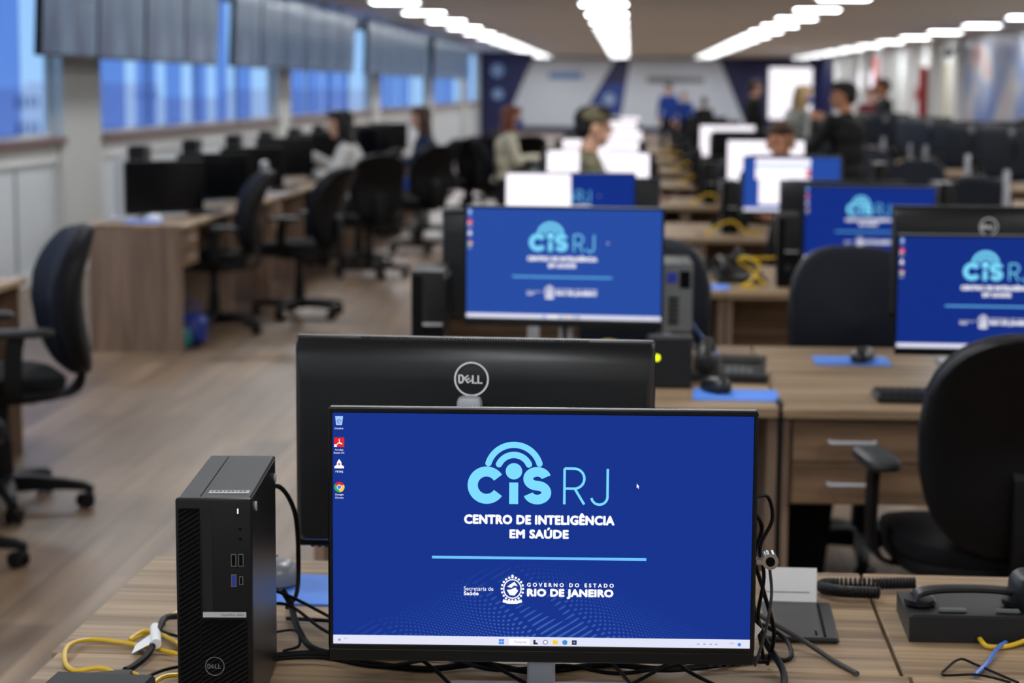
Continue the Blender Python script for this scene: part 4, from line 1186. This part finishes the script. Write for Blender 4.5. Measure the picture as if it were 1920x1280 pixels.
# --- second row
monitor('bright blue-wallpaper monitor of the second row, just above the dark monitor back', (-0.172, 5.29, DZ), math.radians(-4.5), 'mid', 0.32, -0.02)
monitor('dark monitor back showing left of the second-row blue screen', (-0.275, 5.78, DZ), PI + 0.05, 'off', 0.28)
monitor('blue-wallpaper monitor half hidden behind the nearest black chair', (0.985, 5.29, DZ), math.radians(-1.5), 'dim', 0.255, -0.02)
monitor('dark monitor back with round badge rising behind the cut-off blue screen', (1.03, 5.76, DZ), PI + 0.02, 'off', 0.305)
computer('black computer tower left of the second-row blue screen', (-0.545, 5.36, DZ), math.radians(2), False)
computer('computer tower with its connector side forward, right of the bright second-row blue screen', (0.14, 5.98, DZ), PI + 0.02, False)
t = thing('network_box', 'small black box with a yellow-green light behind the dark front monitor back', 'network box', (0.085, 5.2, DZ), 0)
g = G(); g.box((0.03, 0.03, 0.07), (0.12, 0.06, 0.14), 'black2', 0.006); g.build('housing', t)
g = G(); g.lathe([(0.0075, 0), (0.006, 0.003)], 'led', seg=14); o = g.build('indicator_light', t, (-0.004, 0.0, 0.083), (PI / 2, 0, 0)); o['label'] = 'glowing yellow-green light'
phone('black desk phone with raised display on the second row', (0.285, 5.42, DZ), math.radians(-4))
t = thing('headset', 'grey telephone headset lying beside the second-row phone', 'headset', (0.145, 5.42, DZ), 0.3)
g = G(); g.tube([(0.07 * math.cos(a * PI / 10), 0.0, 0.02 + 0.085 * math.sin(a * PI / 10)) for a in range(11)], 0.006, 'phone_top'); g.build('headband', t)
for s in (-1, 1):
    g = G(); g.pad((s * 0.068, 0, 0.028), (0.014, 0.03, 0.028), 'phone_top', 0.7, 0.8, 16, 8); g.build('ear_cushion', t)
mousepad('blue mouse pad at the near edge of the second row', 0.285, 5.1, DZ, math.radians(-3))
mouse('black mouse on the near blue pad of the second row', 0.235, 5.14, DZ + 0.0035, 0.5)
mousepad('blue mouse pad on the far side of the second row', 0.66, 5.79, DZ, 0)
mouse('black mouse on the far blue pad of the second row', 0.69, 5.77, DZ + 0.0035, PI - 0.4)
keyboard('black keyboard in front of the cut-off blue screen', 0.86, 5.08, 0.0)
t = thing('asset_label', 'small silver label on the front edge of the second-row desk', 'label', (0.46, 4.965 - 0.045, 0.7275), 0)
g = G(); g.box((0, -0.0008, 0), (0.045, 0.0012, 0.017), 'label'); g.build('plate', t)
g = G(); [g.box((-0.014 + i * 0.005, -0.0016, 0), (0.0025 if i % 2 else 0.0035, 0.0005, 0.008), 'ink') for i in range(7)]; g.build('bar_print', t)
cable('black_cable', 'black cable hanging down the joint of the second-row desks', [(0.39, 5.0, 0.748), (0.388, 4.925, 0.747), (0.388, 4.905, 0.7), (0.387, 4.9, 0.5), (0.39, 4.91, 0.2), (0.4, 4.95, 0.006)], 0.006, 'cable')
cable('network_cable', 'blue network cable dropping behind the tower of the second row', [(0.17, 5.9, 0.9), (0.2, 5.85, 0.83), (0.25, 5.75, 0.78), (0.29, 5.65, 0.747)], 0.004, 'cable_blue')
cable('network_cable', 'yellow network cable curling under the second-row blue screen', [(0.0, 5.42, 0.747), (0.02, 5.46, 0.80), (-0.05, 5.5, 0.83), (-0.12, 5.47, 0.80), (-0.14, 5.42, 0.747)], 0.0036, 'cable_yel')
t = thing('waste_bin', 'black waste bin on the floor under the second-row drawers', 'bin', (0.555, 6.07, 0), 0)
g = G(); s = 0.088
def ringz(k, z): return [(-k, -k * .8, z), (k, -k * .8, z), (k, k * .8, z), (-k, k * .8, z)]
g.grid([ringz(0.066, 0.27), ringz(0.056, 0.006), ringz(0.06, 0.0), ringz(0.087, 0.27)], 'binm', True, False, False)
g.poly(ringz(0.06, 0.004), 'binm'); g.build('bucket', t)
g = G(); g.tube(ringz(0.087, 0.272), 0.005, 'binm', 6, True); g.build('rim', t)

# --- third row
monitor('third-row monitor showing a white page over half of the blue wallpaper', (-0.24, 8.13, DZ), math.radians(-1), 'half', 0.293)
monitor('dark monitor back behind the half-white third-row screen', (-0.13, 8.65, DZ), PI + 0.03, 'off', 0.25)
monitor('dim blue-wallpaper monitor in the third row behind the middle black chair', (0.992, 8.2, DZ), math.radians(-1), 'dim', 0.245)
monitor('dark monitor back behind the dim third-row blue screen', (0.925, 8.66, DZ), PI + 0.02, 'off', 0.245)
monitor('switched-off black monitor at the third desk of the third row', (2.2, 8.15, DZ), 0.3, 'off', 0.28)
computer('black computer tower left of the dim third-row screen', (0.645, 7.96, DZ), math.radians(-3))
computer('black computer tower at the window aisle end of the third row', (-0.62, 8.05, DZ), 0.05)
phone('black desk phone on the joint of the third-row desks', (0.46, 8.2, DZ), 0.1)
phone('black desk phone on the far side of the third row', (0.42, 8.7, DZ), PI)
mousepad('blue mouse pad near the edge of the third row', 0.3, 7.93, DZ)
keyboard('black keyboard on the far side of the third row', 0.5, 8.78, 0.1) if False else None
cable('network_cable', 'yellow network cable tangled beside the third-row phone', [(0.56, 8.0, 0.746), (0.50, 8.05, .80), (0.45, 8.02, .84), (0.47, 7.97, .86), (0.53, 7.97, .83), (0.50, 7.95, .77), (0.46, 7.9, .747), (0.52, 7.88, .747)], 0.006, 'cable_yel')
cable('network_cable', 'yellow network cable stretched towards the third-row tower', [(0.45, 8.1, 0.84), (0.55, 8.1, .845), (0.62, 8.12, .84), (0.64, 8.3, .75)], 0.005, 'cable_yel')

# --- fourth row and beyond
monitor('white-lit fourth-row monitor angled to the right, left of the person in the olive cap', (-0.36, 10.9, DZ), math.radians(72), 'white', 0.305)
monitor('white-lit fourth-row monitor angled to the left, right of the person in the olive cap', (0.0, 10.9, DZ), math.radians(-65), 'white', 0.295)
monitor('fourth-row monitor with open windows and an orange mark over blue wallpaper', (0.9, 11.0, DZ), 0.0, 'mixed', 0.27)
for c, x in ((1, 0.96), (2, 2.22)):
    monitor('dark monitor back on the far side of the fourth row, %s' % COLN[c], (x, 11.5, DZ), PI - (c - 1) * 1.1, 'off', 0.26 if c == 1 else 0.46)
for k in range(4, NROW):
    y0 = Y0 + PITCH * k
    for c, x in enumerate((-0.17, 0.96, 2.46, 3.5)):
        if x > 0.2 * y0 + 0.3 or (c == 3 and k > 5): continue
        jx = random.uniform(-.04, .04) if c < 2 else (0.14 if k == 4 else 0.05)
        lit = c == 0 or (c == 1 and k in (4, 6))
        if c < 2:
            monitor(('white-lit' if lit else 'switched-off black') + ' monitor on the near side of the %s, %s' % (rown(k), COLN[c]), (x + jx, y0 + 0.37, DZ), random.uniform(-.05, .05), 'white' if lit else 'off', 0.29)
        else:
            monitor('angled dark monitor back, near side of the %s, %s' % (rown(k), COLN[c]), (x + jx, y0 + 0.33, DZ), PI - 1.0 + random.uniform(-.15, .15), 'off', 0.42 if k < 7 else 0.27)
        monitor(('angled ' if c > 1 else '') + 'dark monitor back, far side of the %s, %s' % (rown(k), COLN[c]), (x - jx * (c < 2), y0 + 0.86, DZ), PI + (0.0 if c < 2 else -1.05 + random.uniform(-.15, .15)), 'off', 0.26 if c < 2 or k > 6 else 0.42)
for k in range(3, NROW):
    y0 = Y0 + PITCH * k
    for c, x in ((0, -0.68), (1, 0.56), (2, 1.74), (3, 2.92)):
        if x > 0.2 * y0 + 0.2: continue
        computer('black computer tower at the near side of the %s, %s' % (rown(k), COLN[c]), (x, y0 + 0.33, DZ), random.uniform(-.05, .05))
        phone('black desk phone on the far side of the %s, %s' % (rown(k), COLN[c]), (x + 0.02, y0 + 0.85, DZ), PI + random.uniform(-.3, .3))
    for c, x in ((1, 0.42), (2, 1.62)):
        if x > 0.2 * y0: continue
        cable('network_cable', 'yellow network cable trailing over the %s, %s' % (rown(k), COLN[c]), [(x, y0 + .15, .747), (x + .08, y0 + .22, .80), (x + .15, y0 + .15, .82), (x + .22, y0 + .25, .76), (x + .3, y0 + .2, .747)], 0.007, 'cable_yel', 5, 6)

# --- chairs
chair('black office chair in the near right corner, back turned to the camera', (0.872, 4.66), math.radians(6), None, True, 0.06, 0.2)
chair('black office chair facing the camera, behind the far blue mouse pad of the second row', (0.775, 6.36), PI + 0.05, None, True, 0.04, -0.15)
chair('black office chair peeping out right of the second-row blue screen', (0.03, 6.6), PI - 0.15, None, False, 0.0, 0.4)
for k in range(3, NROW):
    y0 = Y0 + PITCH * k
    for c, x in enumerate((-0.2, 0.98, 2.15, 3.3)):
        if x > 0.2 * y0 + 0.1: continue
        if c > 1: continue
        if not (k == 7 and c == 1) and not (k in (3, 4) and c == 0):
            chair('black office chair at the near side of the %s, %s' % (rown(k), COLN[c]), (x + random.uniform(-.15, .15), y0 - 0.33), random.uniform(-.5, .5), None, True, 0.0, random.random())
    for c, x in enumerate((-0.2, 0.98, 2.15, 3.3)):
        if (k == 3 and c == 1) or (k == 8 and c == 3): continue
        if x > 0.2 * y0 + 0.1 or (c == 0 and k == 5): continue
        chair('black office chair at the far side of the %s, %s' % (rown(k), COLN[c]), (x + random.uniform(-.15, .15), y0 + 1.55), PI + random.uniform(-.5, .5), None, True, 0.0, random.random())

# ================================================================ desk run along the window wall (users face the windows)
nL = 0
ORD = ['nearest', 'second', 'third', 'fourth', 'fifth', 'sixth', 'seventh', 'eighth', 'ninth', 'tenth', 'eleventh', 'twelfth']
for i in range(9):
    y = 11.19 + 0.7 + i * 1.42
    desk('oak desk under the windows, %s from the near end' % ORD[i], (-2.83, y, 0), PI / 2, 1.415, 0.6, -1 if i % 2 == 0 else 0, None, 0.36)
    # a monitor turned half towards the aisle, and a tall tower behind it
    a = math.radians(42)
    monitor('switched-off black monitor on the window-side desks, %s from the near end' % ORD[i], (-2.83 + (0.0 if i else 0.0), y + 0.05, DZ), a, 'off', 0.185 if i < 3 else 0.22)
    if i < 6:
        t = thing('tall_computer', 'tall black computer tower by the windows, %s along the window-side desks' % ORD[i], 'computer', (-3.06, y + (0.36, 0.44, 0.5, 0.45, 0.45, 0.45)[i], DZ), 0.1)
        def tall(g): g.box((0, 0, 0.21), (0.105, 0.3, 0.42), 'black', 0.004)
        def tallf(g):
            g.box((0, -0.153, 0.21), (0.1, 0.008, 0.41), 'front', 0.002)
            for q in range(9): g.box((0, -0.158, 0.05 + q * 0.015), (0.07, 0.003, 0.005), 'hole')
        part('tall', 'case', tall, t); part('tallf', 'front_panel', tallf, t)
    if i in (0, 2, 4):
        keyboard('black keyboard on the window-side desks, %s from the near end' % ORD[i], -2.64, y + 0.36, PI / 2 * 1.0)
t = thing('monitor_stand', 'bare silver monitor stand on the near end of the window-side desks', 'stand', (-2.99, 11.55, DZ), PI / 2)
g = G(); g.box((0, 0, 0.01), (0.2, 0.18, 0.015), 'silver', 0.005); g.build('foot', t)
g = G(); g.box((0, 0.03, 0.2), (0.05, 0.03, 0.38), 'silver', 0.008); g.build('column', t)
t = thing('monitor_stand', 'bare silver stand between the window-side monitors near the woman in white', 'stand', (-2.66, 14.35, DZ), PI / 2)
g = G(); g.box((0, -0.04, 0.01), (0.16, 0.24, 0.015), 'silver', 0.005); g.build('foot', t)
g = G(); g.box((0, 0.0, 0.13), (0.085, 0.05, 0.24), 'silver', 0.012); g.build('column', t)
mousepad('blue mouse pad on the near end of the window-side desks', -2.83, 11.42, DZ)
mouse('white mouse on the near end of the window-side desks', -2.78, 11.43, DZ + 0.0035, 1.0, 'paper')
t = thing('carrier_bag', 'blue and teal plastic bag on the floor under the nearest window-side desk', 'bag', (-2.58, 11.5, 0), 0)
g = G(); g.pad((0, 0, 0.1), (0.1, 0.12, 0.1), 'bag_blue', 0.8, 0.8, 16, 8, thin='z', fn=lambda v: v * (1 + 0.12 * math.sin(v.x * 60) * math.cos(v.z * 50))); g.build('bag_body', t)
g = G(); g.pad((-0.03, -0.1, 0.06), (0.07, 0.06, 0.06), 'bag_teal', 0.8, 0.8, 14, 8, thin='z', fn=lambda v: v * (1 + 0.15 * math.sin(v.x * 80))); g.build('teal_bundle', t)
g = G(); g.tube(spline([(-0.06, 0, 0.17), (-0.03, 0, 0.25), (0.03, 0.01, 0.25), (0.06, 0, 0.17)], 5), 0.006, 'bag_blue'); g.build('handle', t)
# another desk, mostly out of the picture at the left, and the chairs of this side
desk('oak desk cut off by the left picture edge behind the big black chair', (-2.78, 7.35, 0), PI / 2, 1.3, 0.6, 0)
desk('oak desk with drawers next to the cut-off desk', (-2.86, 6.03, 0), PI / 2, 1.3, 0.6, 1)
chair('black office chair seen from the side, nearest one on the open floor', (-2.26, 6.95), math.radians(117), None, True, -0.18, 0.25)
chair('black office chair with only a base leg showing at the lower left', (-2.22, 6.0), math.radians(-62), None, True, 0.0, -PI / 2 + 0.2 + math.radians(62))
chair('black office chair at the nearest window-side desk, turned sideways to the aisle', (-2.58, 12.15), math.radians(104), None, True, 0.0, -1.2)
chair('black office chair standing out into the aisle by the second window-side desk', (-2.2, 13.1), math.radians(76), None, True, 0.05, -1.0)
chair('broad-backed black office chair behind the seated woman in white', (-2.1, 15.9), math.radians(26), None, True, 0.05, -0.6)
chair('black office chair under the seated woman in white', (-2.3, 16.75), math.radians(80), None, False, 0.0, 0.1)
for i, (x, y, a) in enumerate(((-1.95, 18.3, 40), (-2.1, 20.4, 85), (-1.75, 21.9, 20), (-1.95, 23.7, 80), (-1.9, 26.0, 60))):
    chair('black office chair further along the window-side aisle, ' + ['just past the woman in white', 'under the woman in navy', 'turned to the workstations', 'beyond the woman in navy', 'last one of that aisle'][i], (x, y), math.radians(a), None, i != 1, 0, random.random())
chair('black office chair under the woman with the blue mask', (-1.32, 21.1), math.radians(-80), None, False, 0, 0.5)
chair('black office chair right of the woman with the blue mask', (-1.2, 22.35), math.radians(20), None, True, 0, 0.5)
chair('black office chair under the person in the olive cap', (-0.27, 12.92), math.radians(-85), None, False, 0, 0.5)
chair('black office chair under the dark-haired person behind the mixed-window screen', (0.92, 12.12), PI, None, False, 0, 0.5)

# ================================================================ people
def union(shapes, voxel, name, m, parent, smooth=2):
    """shapes: ('c', p0, p1, r0, r1) tapered limbs and ('e', centre, radii, rotation) ellipsoids, fused into one continuous surface"""
    bm = bmesh.new()
    for s in shapes:
        if s[0] == 'c':
            p0, p1, r0, r1 = Vector(s[1]), Vector(s[2]), s[3], s[4]
            n = max(1, int((p1 - p0).length / (min(r0, r1) * 0.8)))
            d = p1 - p0
            z = d.normalized() if d.length > 1e-6 else Vector((0, 0, 1))
            q = Vector((0, 0, 1)).rotation_difference(z).to_matrix().to_4x4()
            bmesh.ops.create_cone(bm, cap_ends=True, segments=14, radius1=r0, radius2=r1, depth=max(d.length, 1e-4), matrix=Matrix.Translation((p0 + p1) / 2) @ q)
            for p, r in ((p0, r0), (p1, r1)): bmesh.ops.create_icosphere(bm, subdivisions=2, radius=r, matrix=Matrix.Translation(p))
        else:
            c, r = s[1], s[2]
            R = s[3].to_4x4() if len(s) > 3 else Matrix()
            bmesh.ops.create_icosphere(bm, subdivisions=3, radius=1.0, matrix=Matrix.Translation(c) @ R @ Matrix.Diagonal((r[0], r[1], r[2], 1)))
    me = bpy.data.meshes.new(name); bm.to_mesh(me); bm.free()
    o = bpy.data.objects.new(name, me); COL.objects.link(o)
    md = o.modifiers.new('fuse', 'REMESH'); md.mode = 'VOXEL'; md.voxel_size = voxel; md.use_smooth_shade = True
    if smooth:
        sm = o.modifiers.new('soften', 'SMOOTH'); sm.iterations = smooth; sm.factor = 0.5
    bpy.context.view_layer.update()
    dg = bpy.context.evaluated_depsgraph_get()
    out = bpy.data.meshes.new_from_object(o.evaluated_get(dg)); out.name = name
    bpy.data.objects.remove(o); bpy.data.meshes.remove(me)
    out.materials.clear(); out.materials.append(X[m])
    for p in out.polygons: p.use_smooth = True
    return link(name, out, parent)

def person(label, loc, rz, sit, s=1.0, lean=0.0, top='cloth_white', legs='cloth_dark', hair='hair_dark', style='long', skin='skin', hands=None, mask=None, cap=None, turn=0.0, wide=1.0, vox=0.009):
    t = thing('person', label, 'person', (loc[0], loc[1], 0), rz)
    pz = 0.535 if sit else 0.95 * s
    def P(x, y, z):                 # torso point, z above the pelvis joint, leaning forwards
        return Vector((x * s * wide, (y + z * lean) * s, pz + z * s))
    nk, hd = P(0, 0.01, 0.52), P(0, 0.035 + lean * 0.05, 0.675)
    sh = {k: P(k * 0.175, 0, 0.46) for k in (-1, 1)}
    hip = {k: P(k * 0.09, 0, 0) for k in (-1, 1)}
    if sit:
        kn = {k: Vector((k * 0.13, 0.43, 0.535)) for k in (-1, 1)}; an = {k: Vector((k * 0.12, 0.40, 0.10)) for k in (-1, 1)}
    else:
        kn = {k: Vector((k * 0.10, 0.02 + 0.05 * (k == 1), 0.5 * s)) for k in (-1, 1)}; an = {k: Vector((k * 0.11, -0.02 + 0.08 * (k == 1), 0.09)) for k in (-1, 1)}
    if hands is None: hands = {-1: (Vector((-0.24, 0.02, 0.2)), Vector((-0.2, 0.12, -0.03))), 1: (Vector((0.24, 0.02, 0.2)), Vector((0.2, 0.12, -0.03)))}
    el = {k: P(*hands[k][0]) for k in (-1, 1)}; wr = {k: P(*hands[k][1]) for k in (-1, 1)}
    Rh = Matrix.Rotation(turn, 3, 'Z')
    def H(x, y, z): return hd + Rh @ (Vector((x, y, z)) * s)
    B = []
    # trunk, neck
    B += [('e', P(0, 0, 0.03), (0.165 * s * wide, 0.115 * s, 0.13 * s)), ('e', P(0, 0, 0.2), (0.14 * s * wide, 0.10 * s, 0.16 * s)), ('e', P(0, 0.0, 0.36), (0.165 * s * wide, 0.11 * s, 0.17 * s)),
          ('c', P(0, 0, 0.45), nk, 0.075 * s, 0.055 * s), ('c', nk, H(0, -0.015, -0.03), 0.055 * s, 0.05 * s)]
    # head
    Rm = Rh
    B += [('e', H(0, -0.012, 0.032), (0.076 * s, 0.096 * s, 0.088 * s), Rm), ('e', H(0, 0.028, -0.045), (0.056 * s, 0.058 * s, 0.066 * s), Rm), ('e', H(0, 0.058, -0.093), (0.024 * s, 0.02 * s, 0.018 * s), Rm),
          ('c', H(0, 0.085, 0.012), H(0, 0.104, -0.022), 0.011 * s, 0.016 * s), ('e', H(0, 0.078, -0.06), (0.026 * s, 0.014 * s, 0.011 * s), Rm), ('c', H(-0.035, 0.078, 0.028), H(0.035, 0.078, 0.028), 0.012 * s, 0.012 * s)]
    for k in (-1, 1):
        B += [('e', H(k * 0.079, -0.005, -0.012), (0.012 * s, 0.02 * s, 0.033 * s), Rm)]
        B += [('c', P(0, 0, 0.44), sh[k], 0.07 * s, 0.058 * s), ('c', sh[k], el[k], 0.052 * s, 0.04 * s), ('c', el[k], wr[k], 0.04 * s, 0.027 * s)]
        B += [('c', hip[k], kn[k], 0.085 * s, 0.06 * s), ('c', kn[k], an[k], 0.058 * s, 0.038 * s), ('c', an[k], an[k] + Vector((0, 0.14, -0.05)), 0.04, 0.03)]
        # hand: palm, four fingers of unequal length bent at the knuckles, thumb from the side of the palm
        d = (wr[k] - el[k]).normalized()
        side = d.cross(Vector((0, 0, 1))); side = side.normalized() if side.length > 0.1 else Vector((1, 0, 0))
        dn = side.cross(d)
        if dn.z > 0: dn = -dn
        p0, p1 = wr[k], wr[k] + d * 0.075 * s
        for q in (-0.022, 0.0, 0.022): B.append(('c', p0 + side * q * 0.6, p1 + side * q * 1.2, 0.015, 0.013))
        for q, ln in ((-0.033, 0.068), (-0.011, 0.08), (0.011, 0.075), (0.033, 0.058)):
            a = p1 + side * q; b = a + (d + dn * 0.35).normalized() * ln * 0.55 * s; c = b + (d + dn * 1.0).normalized() * ln * 0.5 * s
            B += [('c', a, b, 0.0095, 0.009), ('c', b, c, 0.009, 0.0075)]
        a = p0 + d * 0.02 + side * (-k) * 0.022; b = a + (d * 0.7 - side * k + dn * 0.3).normalized() * 0.045; c = b + (d + dn * 0.3).normalized() * 0.03
        B += [('c', a, b, 0.012, 0.0105), ('c', b, c, 0.0105, 0.0085)]
    union(B, vox, 'body', skin, t, 1)
    for k in (-1, 1):
        g = G(); g.pad(tuple(H(k * 0.031, 0.083, 0.012)), (0.013, 0.007, 0.008), 'eye', 1, 1, 12, 6, thin='y'); g.build('eye', t)
    # clothes
    e = 0.014
    T = [('e', P(0, 0, 0.02), (0.175 * s * wide, 0.13 * s, 0.13 * s)), ('e', P(0, 0, 0.2), (0.16 * s * wide, 0.122 * s, 0.17 * s)), ('e', P(0, 0.0, 0.36), (0.18 * s * wide, 0.128 * s, 0.165 * s)), ('c', P(0, 0, 0.44), P(0, 0.005, 0.5), 0.085 * s, 0.07 * s)]
    for k in (-1, 1):
        T += [('c', P(0, 0, 0.43), sh[k], 0.09 * s, 0.072 * s), ('c', sh[k], el[k], 0.068 * s, 0.055 * s), ('c', el[k], wr[k] + (el[k] - wr[k]) * 0.08, 0.055 * s, 0.042 * s)]
    union(T, vox * 1.2, 'jacket', top, t)
    L = [('e', P(0, 0, -0.02), (0.17 * s * wide, 0.125 * s, 0.11 * s))]
    S = []
    for k in (-1, 1):
        L += [('c', hip[k], kn[k], 0.097 * s, 0.074 * s), ('c', kn[k], an[k] + Vector((0, 0, 0.02)), 0.072 * s, 0.056 * s)]
        f = an[k]
        union([('e', (f.x, f.y + 0.06, 0.045), (0.045, 0.13, 0.045)), ('c', (f.x, f.y - 0.01, 0.05), (f.x, f.y - 0.01, 0.1), 0.046, 0.046)], 0.012, 'shoe', 'shoe', t)
    union(L, vox * 1.3, 'trousers', legs, t)
    # hair
    if style:
        R = [('e', H(0, 0.022, 0.085), (0.078 * s, 0.085 * s, 0.05 * s), Rm), ('e', H(0, -0.03, 0.052), (0.086 * s, 0.094 * s, 0.084 * s), Rm), ('e', H(0, -0.065, 0.0), (0.078 * s, 0.055 * s, 0.07 * s), Rm)]
        if style == 'long':
            for q in (-0.06, -0.03, 0.0, 0.03, 0.06): R += [('c', H(q, -0.07, 0.0), H(q * 1.25, -0.10, -0.22), 0.04 * s, 0.028 * s)]
            for k in (-1, 1): R += [('c', H(k * 0.075, -0.01, 0.03), H(k * 0.085, -0.02, -0.17), 0.026 * s, 0.02 * s)]
        if style == 'tail': R += [('c', H(0, -0.12, 0.02), H(0, -0.16, -0.12), 0.035 * s, 0.022 * s), ('e', H(0, -0.12, 0.03), (0.04 * s, 0.04 * s, 0.04 * s))]
        union(R, 0.009, 'hair', hair, t)
    if cap:
        union([('e', H(0, -0.012, 0.062), (0.092 * s, 0.108 * s, 0.072 * s), Rm), ('e', H(0, 0.11, 0.052), (0.07 * s, 0.055 * s, 0.012 * s), Rm)], 0.008, 'cap', cap, t)
    if mask:
        union([('e', H(0, 0.058, -0.05), (0.066 * s, 0.062 * s, 0.052 * s), Rm)] + [('c', H(k * 0.05, 0.06, -0.03), H(k * 0.083, 0.0, -0.01), 0.006, 0.005) for k in (-1, 1)], 0.007, 'face_mask', mask, t)
    return t
V3 = Vector
desk_hands = {-1: (V3((-0.24, 0.10, 0.22)), V3((-0.14, 0.36, 0.26))), 1: (V3((0.24, 0.10, 0.22)), V3((0.14, 0.36, 0.26)))}
raised = {-1: (V3((-0.24, 0.12, 0.24)), V3((-0.12, 0.36, 0.27))), 1: (V3((0.24, 0.14, 0.28)), V3((0.1, 0.34, 0.42)))}
photo_hands = {-1: (V3((-0.22, 0.13, 0.26)), V3((-0.09, 0.24, 0.47))), 1: (V3((0.22, 0.13, 0.26)), V3((0.07, 0.24, 0.47)))}
person('woman with long dark hair in a pale top, seated by the windows, hand raised', (-2.33, 16.72), math.radians(88), True, 1.0, 0.12, 'cloth_white', 'cloth_dark', 'hair_dark', 'long', hands=raised, vox=0.008)
person('woman with long brown hair in navy, seated farther along the window-side desks', (-2.08, 20.35), math.radians(90), True, 1.0, 0.05, 'cloth_navy', 'cloth_blue', 'hair_brown', 'long', hands=desk_hands)
person('woman with reddish hair, blue face mask and cream jacket, seated in the aisle', (-1.32, 21.05), math.radians(-80), True, 1.0, 0.06, 'cloth_cream', 'cloth_dark', 'hair_red', 'long', mask='mask_blue', hands=desk_hands)
person('person in olive cap and camouflage jacket seated between two white screens', (-0.29, 12.92), math.radians(-80), True, 1.1, 0.03, 'camo', 'camo', 'hair_dark', 'short', cap='cap_olive', hands=desk_hands)
person('brown-haired person facing the camera, head just above a mixed-window screen', (0.91, 12.1), PI, True, 1.0, 0.1, 'cloth_dark', 'cloth_dark', 'hair_brown', 'short', skin='skin_tan', hands=desk_hands)
person('stocky person in black standing with hands raised to the face', (1.68, 15.45), math.radians(50), False, 0.91, 0.02, 'cloth_black', 'cloth_black', 'hair_dark', 'short', skin='skin_tan', hands=photo_hands, wide=1.3, turn=0.5)
person('fair-haired person with face mask in grey camouflage, left of the figure in black', (1.72, 21.1), math.radians(-65), False, 0.90, 0.14, 'camo_grey', 'cloth_grey', 'hair_fair', 'long', mask='mask_blue')
person('person in a dark jacket standing left of the bright presentation screen', (1.86, 30.2), math.radians(-70), False, 0.95, 0.0, 'cloth_black', 'cloth_black', 'hair_brown', 'short', vox=0.011)
person('dark-haired person in a blue jacket before the pale far-wall wedge', (0.88, 45.0), math.radians(150), False, 0.94, 0.0, 'cloth_blue', 'cloth_dark', 'hair_dark', 'short', vox=0.012)
person('grey-haired person in blue beside the dark-haired one, before the pale wedge', (1.24, 45.6), math.radians(180), False, 0.84, 0.0, 'cloth_blue', 'cloth_dark', 'hair_grey', 'short', vox=0.012)
person('black-haired person in black, low in front of the far wall', (1.49, 40.0), math.radians(10), False, 0.78, 0.0, 'cloth_black', 'cloth_black', 'hair_dark', 'short', vox=0.012)
person('person in a dark jacket and pale grey trousers standing by the right wall', (3.38, 26.7), math.radians(100), False, 0.96, 0.0, 'cloth_black', 'cloth_grey', 'hair_brown', 'short', skin='skin_tan', vox=0.01)
person('person in a maroon top standing behind the figure in black', (3.62, 30.0), math.radians(160), False, 0.90, 0.0, 'cloth_maroon', 'cloth_dark', 'hair_dark', 'short', vox=0.011)
